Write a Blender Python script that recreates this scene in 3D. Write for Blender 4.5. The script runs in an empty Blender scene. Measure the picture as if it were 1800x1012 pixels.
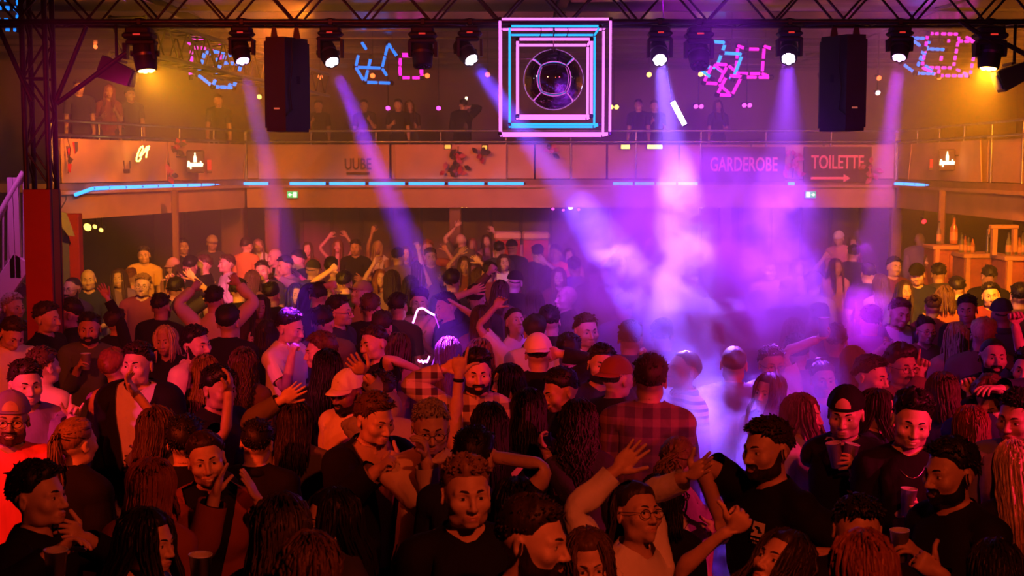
import bpy, math, random
import numpy as np
from mathutils import Vector, Matrix

scene = bpy.context.scene
COL = scene.collection
# ---------------------------------------------------------------- camera
CAM_H, FPX = 3.0, 2400.0
TILT = math.atan(0.09)
cam_d = bpy.data.cameras.new('camera'); cam = bpy.data.objects.new('camera', cam_d); COL.objects.link(cam)
cam.location = (0, 0, CAM_H); cam.rotation_euler = (math.pi / 2 - TILT, 0, 0)
cam_d.sensor_width = 36; cam_d.lens = 36 * FPX / 1800; cam_d.clip_end = 200; cam_d.clip_start = .1
cam_d.dof.use_dof = True; cam_d.dof.focus_distance = 8.5; cam_d.dof.aperture_fstop = 5.6
scene.camera = cam
FWD = np.array([0, math.cos(TILT), -math.sin(TILT)]); UPV = np.array([0, math.sin(TILT), math.cos(TILT)]); EYE = np.array([0, 0, CAM_H])
def ray(px, py): return FWD + np.array([1., 0, 0]) * (px - 900) / FPX - UPV * (py - 506) / FPX
def at(px, py, Y):                       # the point of the hall seen at that pixel, Y metres from the stage edge
    d = ray(px, py); return EYE + d * (Y / d[1])
def at_z(px, py, z):
    d = ray(px, py); return EYE + d * ((z - CAM_H) / d[2])

# ---------------------------------------------------------------- world, exposure, render settings
w = bpy.data.worlds.new('world'); scene.world = w; w.use_nodes = True
w.node_tree.nodes['Background'].inputs[0].default_value = (.30, .03, .08, 1); w.node_tree.nodes['Background'].inputs[1].default_value = .012
scene.view_settings.view_transform = 'Standard'; scene.view_settings.look = 'None'; scene.view_settings.gamma = 1.0
scene.view_settings.use_curve_mapping = False; scene.view_settings.exposure = 0.0
cy = scene.cycles
cy.max_bounces = 5; cy.diffuse_bounces = 2; cy.glossy_bounces = 3; cy.transmission_bounces = 5; cy.transparent_max_bounces = 10; cy.volume_bounces = 0
cy.sample_clamp_indirect = 4.0; cy.caustics_reflective = False; cy.caustics_refractive = False
cy.volume_step_rate = .5; cy.volume_max_steps = 256

# ---------------------------------------------------------------- the lamps that light the hall
def spot(name, loc, to, energy, col, deg, blend=.3, radius=.06):
    l = bpy.data.lights.new(name, 'SPOT'); l.energy = energy; l.color = col; l.spot_size = math.radians(deg); l.spot_blend = blend; l.shadow_soft_size = radius
    o = bpy.data.objects.new(name, l); COL.objects.link(o); o.location = Vector(loc)
    o.rotation_euler = (Vector(to) - Vector(loc)).to_track_quat('-Z', 'Y').to_euler(); return o
RED, PINK, ORANGE, AMBER, VIOLET, BLUE = (1, .035, .012), (1, .012, .16), (1, .26, .02), (1, .42, .06), (.42, .10, 1), (.16, .08, 1)
BEAM, AMB_E = 5., 2400.
# red and pink front lamps above the stage edge, aimed over the first rows at the middle of the floor
spot('front_red', (-4.2, 2.0, 5.2), (-1.5, 11.5, 1.2), 2200, (1, .045, .006), 46, .6, .10)
spot('front_red', (4.4, 2.0, 5.2), (2.2, 11.0, 1.2), 700, (1, .012, .03), 46, .6, .10)
spot('front_low', (1.6, 1.0, 5.0), (.2, 6.3, 1.3), 540, (1, .075, .015), 62, .8, .10)
spot('side_pink', (6.8, 4.0, 4.0), (3.0, 7.4, 1.5), 1700, (1, .012, .10), 42, .7, .10)
spot('side_pink', (-6.0, 3.5, 3.6), (-3.2, 8.0, 1.4), 1000, (1, .02, .22), 26, .6, .10)
spot('left_pink', (-2.6, 1.5, 5.0), (-3.8, 20.5, 1.6), 26000, (1, .012, .26), 7.5, .6, .1)
# colour washes for gallery, back wall, haze, smoke and stairs; those marked are added
spot('gallery_orange', (-2.2, 15.0, 4.7), (-5.8, 21.5, 3.4), 4200, (1, .22, .012), 48, .7, .12)
spot('back_wash', (-3.0, 17.0, 4.7), (-3.0, 25.5, 2.9), 2000, (1, .15, .025), 66, .7, .12)
spot('magenta_haze_fill', (1.7, 13.8, 4.9), (2.2, 24.0, 2.2), 1150, (.62, .0, 1), 52, .9, .15)  # this and the next spot are added to turn the haze magenta
spot('magenta_haze_fill', (4.3, 13.8, 4.9), (3.9, 24.0, 2.2), 1700, (.66, .0, 1), 46, .9, .15)
spot('violet_smoke_fill', (1.6, 10.6, 4.7), (1.9, 13.0, 1.0), 1500, (.38, .02, 1), 60, .9, .15)  # added above the frame to brighten the smoke
spot('front_smoke_fill', (1.0, 2.0, 5.3), (1.55, 14.0, 1.75), 52000, (.32, .03, 1), 16, .9, .15)  # added over the stage front to light the low smoke in violet
spot('stair_fill', (-5.3, 12.7, 4.2), (-4.95, 13.8, 2.0), 150, (1, .12, .75), 50, .8, .06)  # added out of view to brighten the stair railing
spot('right_orange', (6.0, 15.0, 4.8), (8.2, 21.5, 3.0), 3000, (1, .20, .010), 60, .8, .12)
for x_, c_ in ((-2.6, (.9, .05, .6)), (-1.6, (.1, .15, 1)), (-.6, (1, .05, .03)), (.9, (1, .45, .06)), (2.0, (1, .5, .08)), (2.7, (.15, .15, 1)), (3.6, (.9, .04, .7))):      # small spots added to put coloured patches on the foil ceiling
    spot('ceiling_fill', (x_, 14.5, 4.55), (x_ + .1, 16.4, 5.06), 7, c_, 60, .6, .04)


# ---------------------------------------------------------------- helpers
def tag(o, label=None, cat=None, group=None, kind=None):
    if label: o['label'] = label
    if cat: o['category'] = cat
    if group: o['group'] = group
    if kind: o['kind'] = kind
    return o
def empty(name, loc=(0, 0, 0), label=None, cat=None, group=None, kind=None, rz=0):
    o = bpy.data.objects.new(name, None); COL.objects.link(o); o.location = Vector(loc); o.rotation_euler = (0, 0, rz); o.empty_display_size = .1
    return tag(o, label, cat, group, kind)
def raw(name, V, T, mats, parent=None, mi=None, smooth=True):
    """Mesh object from arrays of vertices and triangles."""
    me = bpy.data.meshes.new(name); V = np.asarray(V, np.float32); T = np.asarray(T, np.int32); n = len(T)
    me.vertices.add(len(V)); me.vertices.foreach_set('co', V.ravel())
    me.loops.add(n * 3); me.loops.foreach_set('vertex_index', T.ravel())
    me.polygons.add(n); me.polygons.foreach_set('loop_start', np.arange(0, n * 3, 3, dtype=np.int32))
    if smooth: me.polygons.foreach_set('use_smooth', np.ones(n, bool))
    for m in (mats if isinstance(mats, (list, tuple)) else [mats]): me.materials.append(m)
    if mi is not None: me.polygons.foreach_set('material_index', np.asarray(mi, np.int32))
    me.update(); me.validate()
    o = bpy.data.objects.new(name, me); COL.objects.link(o)
    if parent is not None: o.parent = parent
    return o
class MB:
    """Collects simple solids; build() links them as one mesh."""
    def __init__(s): s.V, s.F, s.M, s.S = [], [], [], []
    def add(s, V, F, m=0, sm=False):
        o = len(s.V); s.V += [tuple(map(float, v)) for v in V]; s.F += [tuple(int(i) + o for i in f) for f in F]; s.M += [m] * len(F); s.S += [sm] * len(F); return s
    def box(s, c, size, R=None, m=0, bev=0.):
        c = np.asarray(c, float); h = np.asarray(size, float) / 2; R = np.eye(3) if R is None else np.asarray(R)
        b = min(bev, *(h * .9)) if bev else 0
        if not b:
            V = [c + R @ (h * np.array(k)) for k in ((-1, -1, -1), (1, -1, -1), (1, 1, -1), (-1, 1, -1), (-1, -1, 1), (1, -1, 1), (1, 1, 1), (-1, 1, 1))]
            return s.add(V, [(0, 3, 2, 1), (4, 5, 6, 7), (0, 1, 5, 4), (1, 2, 6, 5), (2, 3, 7, 6), (3, 0, 4, 7)], m)
        P = [(-h[0] + b, -h[1]), (h[0] - b, -h[1]), (h[0], -h[1] + b), (h[0], h[1] - b), (h[0] - b, h[1]), (-h[0] + b, h[1]), (-h[0], h[1] - b), (-h[0], -h[1] + b)]
        V = []
        for z, k in ((-h[2], b), (-h[2] + b, 0), (h[2] - b, 0), (h[2], b)):
            V += [c + R @ np.array([x * (1 - k / h[0]), y * (1 - k / h[1]), z]) for x, y in P]
        F = [tuple(range(7, -1, -1)), tuple(range(24, 32))]
        for r in range(3): F += [(r * 8 + i, r * 8 + (i + 1) % 8, r * 8 + 8 + (i + 1) % 8, r * 8 + 8 + i) for i in range(8)]
        return s.add(V, F, m)
    def tube(s, p, q, r, n=8, m=0, r2=None, cap=True):
        p = np.asarray(p, float); q = np.asarray(q, float); d = q - p; d /= np.linalg.norm(d) + 1e-12
        u = np.cross(d, (0, 0, 1.) if abs(d[2]) < .9 else (1., 0, 0)); u /= np.linalg.norm(u); v = np.cross(d, u); r2 = r if r2 is None else r2
        V = [p + r * (math.cos(2 * math.pi * i / n) * u + math.sin(2 * math.pi * i / n) * v) for i in range(n)] + [q + r2 * (math.cos(2 * math.pi * i / n) * u + math.sin(2 * math.pi * i / n) * v) for i in range(n)]
        s.add(V, [(i, (i + 1) % n, n + (i + 1) % n, n + i) for i in range(n)], m, True)
        if cap: s.add(V, [tuple(range(n - 1, -1, -1)), tuple(range(n, 2 * n))], m)
        return s
    def path(s, pts, r, n=6, m=0):
        for a, b in zip(pts[:-1], pts[1:]): s.tube(a, b, r, n, m)
        return s
    def lathe(s, prof, o=(0, 0, 0), R=None, n=20, m=0):
        o = np.asarray(o, float); R = np.eye(3) if R is None else np.asarray(R); V = []
        for r, z in prof: V += [o + R @ np.array([r * math.cos(2 * math.pi * i / n), r * math.sin(2 * math.pi * i / n), z]) for i in range(n)]
        F = []
        for k in range(len(prof) - 1): F += [(k * n + i, k * n + (i + 1) % n, (k + 1) * n + (i + 1) % n, (k + 1) * n + i) for i in range(n)]
        return s.add(V, F, m, True)
    def disc(s, o, R, r, n=16, m=0, z=0.):
        o = np.asarray(o, float); R = np.asarray(R)
        return s.add([o + R @ np.array([r * math.cos(2 * math.pi * i / n), r * math.sin(2 * math.pi * i / n), z]) for i in range(n)], [tuple(range(n))], m)
    def prism(s, poly, z0, z1, o=(0, 0, 0), R=None, m=0):
        o = np.asarray(o, float); R = np.eye(3) if R is None else np.asarray(R); n = len(poly)
        V = [o + R @ np.array([x, y, z0]) for x, y in poly] + [o + R @ np.array([x, y, z1]) for x, y in poly]
        return s.add(V, [tuple(range(n - 1, -1, -1)), tuple(range(n, 2 * n))] + [(i, (i + 1) % n, n + (i + 1) % n, n + i) for i in range(n)], m)
    def build(s, name, mats, parent=None, loc=None):
        me = bpy.data.meshes.new(name); me.from_pydata(s.V, [], s.F)
        for m in (mats if isinstance(mats, (list, tuple)) else [mats]): me.materials.append(m)
        me.polygons.foreach_set('material_index', s.M); me.polygons.foreach_set('use_smooth', s.S); me.update()
        o = bpy.data.objects.new(name, me); COL.objects.link(o)
        if parent is not None: o.parent = parent
        if loc is not None: o.location = Vector(loc)
        return o
def towards(d, up=(0, 0, 1)):
    """Rotation whose z axis runs along d."""
    z = np.asarray(d, float); z = z / np.linalg.norm(z); x = np.cross(up, z)
    if np.linalg.norm(x) < 1e-3: x = np.cross((0, 1., 0), z)
    x /= np.linalg.norm(x); return np.stack([x, np.cross(z, x), z], 1)
def Rz(a): return np.array([[math.cos(a), -math.sin(a), 0], [math.sin(a), math.cos(a), 0], [0, 0, 1.]])
def Rx(a): return np.array([[1., 0, 0], [0, math.cos(a), -math.sin(a)], [0, math.sin(a), math.cos(a)]])
def Ry(a): return np.array([[math.cos(a), 0, math.sin(a)], [0, 1., 0], [-math.sin(a), 0, math.cos(a)]])

# ---------------------------------------------------------------- materials
def mat(name, col, rough=.6, metal=0., spec=.5, noise=0., nscale=8., bump=0., bscale=40., emit=None, es=0., trans=0., alpha=1., stretch=(1, 1, 1)):
    m = bpy.data.materials.new(name); m.use_nodes = True; nt = m.node_tree; N = nt.nodes; Lk = nt.links; b = N['Principled BSDF']
    b.inputs['Base Color'].default_value = (*col, 1); b.inputs['Roughness'].default_value = rough; b.inputs['Metallic'].default_value = metal
    b.inputs['Specular IOR Level'].default_value = spec; b.inputs['Transmission Weight'].default_value = trans; b.inputs['Alpha'].default_value = alpha
    if emit: b.inputs['Emission Color'].default_value = (*emit, 1); b.inputs['Emission Strength'].default_value = es
    if noise or bump:
        tc = N.new('ShaderNodeTexCoord'); mp = N.new('ShaderNodeMapping'); mp.inputs['Scale'].default_value = stretch; Lk.new(tc.outputs['Object'], mp.inputs[0])
    if noise:
        nz = N.new('ShaderNodeTexNoise'); nz.inputs['Scale'].default_value = nscale; nz.inputs['Detail'].default_value = 3; Lk.new(mp.outputs[0], nz.inputs['Vector'])
        rp = N.new('ShaderNodeValToRGB'); rp.color_ramp.elements[0].position = .3; rp.color_ramp.elements[1].position = .7
        rp.color_ramp.elements[0].color = (*[c * (1 - noise) for c in col], 1); rp.color_ramp.elements[1].color = (*[min(1, c * (1 + noise)) for c in col], 1)
        Lk.new(nz.outputs['Fac'], rp.inputs[0]); Lk.new(rp.outputs[0], b.inputs['Base Color'])
    if bump:
        n2 = N.new('ShaderNodeTexNoise'); n2.inputs['Scale'].default_value = bscale; n2.inputs['Detail'].default_value = 3; Lk.new(mp.outputs[0], n2.inputs['Vector'])
        bp = N.new('ShaderNodeBump'); bp.inputs['Strength'].default_value = bump; bp.inputs['Distance'].default_value = .02; Lk.new(n2.outputs['Fac'], bp.inputs['Height']); Lk.new(bp.outputs[0], b.inputs['Normal'])
    return m
def glow(name, col, s):
    m = bpy.data.materials.new(name); m.use_nodes = True; nt = m.node_tree; nt.nodes.remove(nt.nodes['Principled BSDF'])
    e = nt.nodes.new('ShaderNodeEmission'); e.inputs[0].default_value = (*col, 1); e.inputs[1].default_value = s; nt.links.new(e.outputs[0], nt.nodes['Material Output'].inputs[0]); return m
M_BLACK = mat('black_metal', (.012, .012, .014), .45, .6, noise=.3)
M_PLASTIC = mat('black_plastic', (.014, .013, .014), .55, 0, .3, noise=.2, bump=.1, bscale=120)
M_STEEL = mat('dull_steel', (.28, .28, .30), .35, .9, noise=.2)
M_GREY = mat('grey_paint', (.30, .28, .28), .6, noise=.15)
M_WHITE = mat('white_paint', (.75, .73, .72), .5, noise=.08)
M_TRUSS = mat('dark_truss', (.035, .032, .034), .42, .7, noise=.3, nscale=20)

# ---------------------------------------------------------------- the hall
BACKY, FASCY = 30.0, 25.0
M_FLOOR = mat('worn_floor', (.05, .04, .04), .5, noise=.4, nscale=1.5, bump=.1)
M_WALL = mat('dark_wall', (.16, .11, .10), .8, noise=.25, nscale=.8, bump=.15, bscale=6)
M_WOOD = mat('brown_wood', (.22, .11, .06), .55, noise=.35, nscale=3, bump=.15, bscale=30, stretch=(1, 1, .15))
M_FOIL = mat('shiny_foil', (.34, .30, .34), .22, .85, noise=.2, nscale=2, bump=.55, bscale=2.2, stretch=(.35, 1.6, 1))
M_CREAM = mat('cream_paint', (.50, .30, .20), .6, noise=.15, nscale=2, bump=.1)
M_CLOTH = mat('banner_cloth', (.62, .37, .25), .8, noise=.14, nscale=3, bump=.5, bscale=3.0, stretch=(.6, .6, .6))
def structure(o, **k): o['kind'] = 'structure'; return o
structure(MB().box((0, 14, -.05), (24, 40, .1)).build('floor', M_FLOOR))
structure(MB().box((0, BACKY + .1, 2.7), (24, .2, 5.6)).build('wall_back', M_WALL))
structure(MB().box((-10.1, 14, 2.7), (.2, 40, 5.6)).build('wall_left', M_WALL))
structure(MB().box((11.1, 14, 2.7), (.2, 40, 5.6)).build('wall_right', M_WALL))
ceil = structure(MB().box((.5, 14, 5.55), (21.6, 40, .1)).build('ceiling', M_BLACK))
rng = random.Random(4)
Y = 9.0; k = 0
while Y < 29.5:                                            # shiny foil panels between dark ribs
    tl = rng.uniform(-.05, .05)
    for x0 in (-9.6, -4.3, .7, 5.7):
        MB().box((x0 + 2.45, Y + .66, 5.08 + rng.uniform(-.02, .02)), (4.86, 1.24, .03), Rx(tl + rng.uniform(-.02, .02)) @ Ry(rng.uniform(-.02, .02)), bev=.01).build('panel', M_FOIL, ceil)
    MB().box((.5, Y, 5.14), (21, .10, .22)).build('rib', M_BLACK, ceil)
    Y += 1.34
for x in (-4.33, .66, 5.66): MB().box((x, 19, 5.18), (.12, 20, .24)).build('rib', M_BLACK, ceil)

# ---- balcony round three sides
SLAB0, SLAB1, RAIL0, RAIL1 = 2.62, 2.74, 3.42, 3.62
XL0, XL1, XR = -6.35, -4.85, 7.0                            # left wing leans a little, right wing runs straight
def strip_boards(root, name, a, b, z0, z1, n, m, th=.04, proud=.012):
    a = np.asarray(a, float); b = np.asarray(b, float); d = b - a; L = np.linalg.norm(d); d /= L; R = np.stack([d, np.cross((0, 0, 1.), d), (0, 0, 1.)], 1)
    for i in range(n):
        c = a + d * L * (i + .5) / n; c = np.array([c[0], c[1], (z0 + z1) / 2])
        MB().box(c + R[:, 1] * rng.uniform(-proud, proud) * .5, (L / n - .015, th, z1 - z0), R, bev=.006).build(name, m, root)
def balcony(name, a, b, depth, nb, inward, beam=(2.22, 2.62)):
    """a, b: ends of the parapet line; inward: unit vector from parapet to the wall behind."""
    root = empty(name, ((a[0] + b[0]) / 2, (a[1] + b[1]) / 2, SLAB0)); root['kind'] = 'structure'
    off = np.array([(a[0] + b[0]) / 2, (a[1] + b[1]) / 2, SLAB0])
    def bl(mb, nm, m): return mb.build(nm, m, root, -off)
    A, B = np.array([*a, 0.]), np.array([*b, 0.]); d = B - A; L = np.linalg.norm(d); d /= L; I = np.array([*inward, 0.])
    R = np.stack([d, np.cross((0, 0, 1.), d), (0, 0, 1.)], 1)
    poly = [tuple((A)[:2]), tuple((B)[:2]), tuple((B + I * depth)[:2]), tuple((A + I * depth)[:2])]
    if np.cross(np.array(poly[1]) - poly[0], np.array(poly[2]) - poly[1]) < 0: poly = poly[::-1]
    bl(MB().prism(poly, SLAB0, SLAB1), 'slab', M_WOOD)
    bl(MB().box(A + d * L / 2 + I * .10 + np.array([0, 0, (beam[0] + beam[1]) / 2]), (L, .14, beam[1] - beam[0] - .01), R), 'beam', M_CREAM)
    bl(MB().box(A + d * L / 2 - I * .03 + np.array([0, 0, SLAB0 - .005]), (L, .10, .05), R), 'ledge', M_CREAM)
    for z in (RAIL0, RAIL1): bl(MB().tube(A + (0, 0, z), B + (0, 0, z), .022, 8), 'rail', M_STEEL)
    n = int(L / 1.15)
    for i in range(n + 1): bl(MB().tube(A + d * L * i / n + I * .02 + (0, 0, SLAB1), A + d * L * i / n + I * .02 + (0, 0, RAIL1), .018, 6), 'post', M_STEEL)
    for i in range(nb):
        c = A + d * L * (i + .5) / nb + np.array([0, 0, (SLAB1 + RAIL0) / 2 - .02])
        bl(MB().box(c + I * .05, (L / nb - .03, .03, RAIL0 - SLAB1 - .06), R, bev=.008), 'panel', M_CREAM)
    return root, A, B, d, L, R
bal_b = balcony('balcony_slab', (-4.85, FASCY), (7.0, FASCY), 4.9, 9, (0, 1))
bal_l = balcony('balcony_slab.001', (XL0, 19.0), (XL1, FASCY), 3.6, 5, (-1, 0))
bal_r = balcony('balcony_slab.002', (XR, FASCY), (XR + .02, 14.0), 4.0, 7, (1, 0))
# posts under the balcony
for px, Yp, r, m in ((308, 21.3, .05, M_WOOD), (300, 27.5, .28, M_WOOD), (412, 26.5, .22, M_WOOD), (800, 25.35, .11, M_WOOD), (1275, 25.35, .11, M_WOOD), (1575, 25.3, .10, M_WOOD), (1655, 21.0, .05, M_WOOD), (480, 25.35, .14, M_WOOD)):
    p = at(px, 380, Yp); structure(MB().box((p[0], Yp, SLAB0 / 2), (r * 2, r * 2, SLAB0 - .01), bev=.02).build('column', m))
# dark service wall under the back gallery with door leaves
for i, (xa, xb) in enumerate(((-4.4, -1.2), (-1.1, 1.9), (2.0, 4.6), (4.7, 7.2))):
    r_ = structure(MB().box(((xa + xb) / 2, 28.4, 1.3), (xb - xa, .08, 2.6)).build('wall_partition.%03d' % i, M_WALL))
    for x in np.arange(xa + .35, xb - .2, .62): MB().box((x, 28.34, 1.28), (.56, .05, 2.45), bev=.012).build('panel', M_WOOD, r_)

# ---------------------------------------------------------------- truss, lamps, speakers
TY = 12.0
ZC = at(900, 38, TY)[2]                                     # bottom chord height
def truss(name, a, b, sz, label, npan, drop=True, r=.024, rb=.011):
    a = np.asarray(a, float); b = np.asarray(b, float); d = b - a; L = np.linalg.norm(d); d /= L
    u = np.cross(d, (0, 0, 1.)) if abs(d[2]) < .9 else np.array([1., 0, 0]); u /= np.linalg.norm(u); v = np.cross(u, d)
    root = empty(name, a, label, 'truss')
    cs = [u * i * sz / 2 + v * j * sz / 2 for i, j in ((-1, -1), (1, -1), (1, 1), (-1, 1))]
    for c in cs: MB().tube(c, c + d * L, r, 10).build('chord', M_TRUSS, root)
    for f in range(4):
        c0, c1 = cs[f], cs[(f + 1) % 4]
        for i in range(npan):
            p, q = (c0, c1) if (i + (f in (1, 2))) % 2 == 0 else (c1, c0)
            MB().tube(p + d * L * i / npan, q + d * L * (i + 1) / npan, rb, 6, cap=False).build('brace', M_TRUSS, root)
        if f % 2 == 0:
            for i in range(0, npan + 1, 4): MB().tube(c0 + d * L * i / npan, c1 + d * L * i / npan, rb, 6, cap=False).build('strut', M_TRUSS, root)
    return root
truss('lighting_truss', (-5.2, TY + .17, ZC + .17), (5.6, TY + .17, ZC + .17), .34, 'long black lighting truss spanning above the crowd', 36)
tx = (at(39, 300, TY)[0] + at(86, 300, TY)[0]) / 2
truss('truss_tower', (tx, TY + .15, .02), (tx, TY + .15, 5.0), .20, 'upright truss tower at the left rising from its red base', 16)
pa, pb = at(225, 62, 13.2), at(560, 150, 22.0)
truss('side_truss', pa, pb, .34, 'slim truss running back from the left tower towards the gallery', 26)
M_RED = mat('red_cladding', (.30, .004, .001), .55, noise=.12, nscale=2, bump=.05)
zt = at(70, 333, TY)[2]
tc = empty('tower_cladding', (tx, TY + .15, 0), 'red box cladding round the foot of the left truss tower', 'cladding')
for nm, c, s in (('front_board', (0, -.14, zt / 2), (.235, .02, zt)), ('side_board', (.1075, 0, zt / 2), (.02, .26, zt)), ('side_board', (-.1075, 0, zt / 2), (.02, .26, zt)), ('back_board', (0, .14, zt / 2), (.235, .02, zt))):
    MB().box(c, s, bev=.004).build(nm, M_RED, tc)
sb = empty('red_pillar', (0, 0, 0), 'narrow red pillar standing behind the clad truss tower', 'pillar')
p = at(129, 375, 17.0); sb.location = (p[0], 17, 0)
MB().box((0, 0, p[2] / 2), (.17, .17, p[2]), bev=.01).build('shaft', M_RED, sb); MB().box((0, 0, .05), (.26, .26, .1), bev=.01).build('plinth', M_BLACK, sb)
# stays between tower, truss and wall
for (x0, y0), (x1, y1), l in (((100, 182), (222, 92), 'long diagonal stay tube from the tower up to the truss'), ((98, 178), (152, 46), 'steep stay tube from the tower up to the truss'), ((-6, 40), (56, 178), 'stay tube leaning from the left edge onto the tower'),
                              ((1686, 36), (1742, 74), 'short bent arm beside the right lamp'), ((1770, 78), (1815, 102), 'arm between right lamp and right edge')):
    t = MB().tube(at(x0, y0, TY - .05), at(x1, y1, TY - .05), .022, 8).build('stay_tube', M_TRUSS); tag(t, l, 'tube')

GL_WHITE = glow('lamp_white', (.93, .80, 1), 14); GL_VIOLET = glow('lamp_violet', (.80, .35, 1), 6); GL_AMBER = glow('lamp_amber', (1, .62, .10), 16); M_LENS = mat('dark_lens', (.01, .01, .015), .12, 0)
M_GOLD = mat('brass_trim', (.55, .33, .10), .35, .8)
LED = glow('red_led', (1, .04, .03), .7)
def moving_head(px, py, lens, d, label, gl=None, s=1., light=None, Y=TY):
    top = at(px, py, Y); top[2] = ZC - .024; root = empty('moving_head_light', top, label, 'stage light', 'moving head lights along the truss')
    d = nrm_(d); hc = at(*lens, Y) - top - d * .125 * s           # barrel centre
    hz_ = hc[2]
    c = MB(); c.box((0, .0, .022), (.05, .05, .065), bev=.01).tube((-.04, .0, .04), (.04, .0, .04), .012, 8); c.build('clamp', M_BLACK, root)
    b = MB(); b.box((0, 0, -.045 * s), (.17 * s, .15 * s, .05 * s), bev=.015).box((0, 0, -.08 * s), (.21 * s, .17 * s, .045 * s), bev=.018); b.box((0, -.088 * s, -.075 * s), (.05 * s, .006, .012 * s), m=1); b.build('base', [M_PLASTIC, LED], root)
    y = MB(); y.box((hc[0] * .5, 0, -.125 * s), (.205 * s, .11 * s, .035 * s), bev=.012)
    for sx in (-1, 1):
        y.prism([(-.05 * s, 0), (.05 * s, 0), (.035 * s, hz_ + .13 * s - .05), (-.035 * s, hz_ + .13 * s - .05)], -.012 * s, .012 * s, (sx * .098 * s, 0, -.13 * s), np.array([[0, 0, 1.], [1, 0, 0], [0, 1, 0]]))
    y.build('yoke', M_PLASTIC, root)
    R = towards(d, (0, 1, .2)); h = MB()
    h.lathe([(.0, -.13 * s), (.045 * s, -.128 * s), (.072 * s, -.10 * s), (.080 * s, -.04 * s), (.080 * s, .03 * s), (.074 * s, .10 * s), (.070 * s, .122 * s), (.060 * s, .124 * s), (.058 * s, .112 * s), (0, .112 * s)], hc, R, 24)
    h.tube(hc - np.array([.10 * s, 0, 0]), hc + np.array([.10 * s, 0, 0]), .022 * s, 10)
    hd = h.build('head', M_PLASTIC, root)
    MB().lathe([(.0825 * s, -.012), (.0825 * s, .012)], hc + R @ np.array([0, 0, .02]), R, 24).build('trim_ring', M_STEEL, root)
    for i in range(7):
        r = 0 if i == 0 else .040 * s; a = i * math.pi / 3
        o = hc + R @ np.array([r * math.cos(a), r * math.sin(a), .112 * s])
        MB().lathe([(.0205 * s, 0), (.019 * s, .010 * s), (.012 * s, .017 * s), (0, .0195 * s)], o, R, 10).build('lens', gl or M_LENS, root)
    if light:
        e, col, deg, bl, rad = light[:5]; ld = nrm_(light[5]) if len(light) > 5 else d
        l = spot('beam', (0, 0, 0), -Vector((0, 0, 1)), e, col, deg, bl, rad); l.parent = root; l.location = Vector(hc + d * .155 * s); l.rotation_euler = Vector(ld).to_track_quat('-Z', 'Y').to_euler()
    return root
def nrm_(v): v = np.asarray(v, float); return v / np.linalg.norm(v)
def aim(lens, end, Ye): return at(*end, Ye) - at(*lens, TY)
MH = [ # top px, lens px, target px, depth, energy, colour, cone, glass, label
 (425, (427, 108), (500, 420), 11.2, 2000, (.34, .02, 1), 6.5, GL_VIOLET, 'small lit moving head with violet lenses, first from the left tower'),
 (581, (584, 110), (742, 480), 10.6, 6500, (.28, .02, 1), 5.5, GL_WHITE, 'lit moving head right of the left loudspeaker throwing a narrow violet beam'),
 (826, (829, 106), (1150, 545), 10.2, 5000, (.14, .06, 1), 8.5, GL_WHITE, 'lit moving head just left of the neon cube with slanting blue beam'),
 (1160, (1160, 106), (1252, 780), 8.4, 3700, (.22, .10, 1), 10.5, GL_WHITE, 'lit moving head just right of the neon cube with the broadest white violet beam'),
 (1388, (1386, 104), (1372, 470), 9.8, 1200, (.26, .04, 1), 14, GL_WHITE, 'lit moving head left of the right loudspeaker'),
 (1582, (1580, 102), (1535, 480), 11.0, 2300, (.50, .02, 1), 10, GL_VIOLET, 'lit moving head right of the right loudspeaker with magenta beam'),
]

for px, ln, tg, Ye, e, col, deg, gl, lab in MH:
    moving_head(px, 45, ln, aim(ln, tg, Ye), lab, gl, 1.0, (e * BEAM, col, deg, .35, .06))
for px, ln, lab, s, d in ((743, (743, 118), 'unlit moving head hanging between the two lit ones left of the cube', 1.15, (.03, -.25, -1)), (1229, (1230, 116), 'unlit moving head hanging right of the cube, round barrel turned towards the stage', 1.15, (0, -.6, -.8))):
    moving_head(px, 45, ln, d, lab, None, s)
moving_head(245, 40, (258, 125), (.12, -.14, -1), 'large moving head glowing amber beside the left tower', GL_AMBER, 1.25, (AMB_E, (1, .36, .012), 88, .7, .07, (.02, .95, -.06)))
moving_head(1741, 40, (1737, 121), (-.12, -.14, -1), 'large moving head glowing amber near the right edge', GL_AMBER, 1.25, (AMB_E * 2.2, (1, .27, .008), 86, .7, .07, (.22, .95, -.18)))
for (x, y, w, h, tilt, lab) in ((206, 128, .29, .20, .38, 'tilted black floodlight box beside the left amber lamp'), (1782, 132, .30, .19, -.42, 'tilted black floodlight box beside the right amber lamp')):
    c = at(x, y, TY + .05); fb = empty('floodlight', c, lab, 'stage light'); R = Ry(tilt)
    MB().prism([(-w / 2, -h / 2), (w / 2, -h / 2 + .03), (w / 2, h / 2 - .03), (-w / 2, h / 2)], -.10, .10, R=R @ Rx(math.pi / 2), ).build('housing', M_PLASTIC, fb)
    MB().box(R @ np.array([0, 0, h / 2 + .01]), (.04, .22, .02), R).tube((0, 0, h / 2), (0, .0, ZC - c[2]), .014, 8).build('bracket', M_BLACK, fb)
    sx = 1 if tilt > 0 else -1
    MB().box(R @ np.array([sx * (w / 2 + .008), 0, 0]), (.016, .16, h * .7), R, bev=.005).build('glass', M_LENS, fb)

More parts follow.
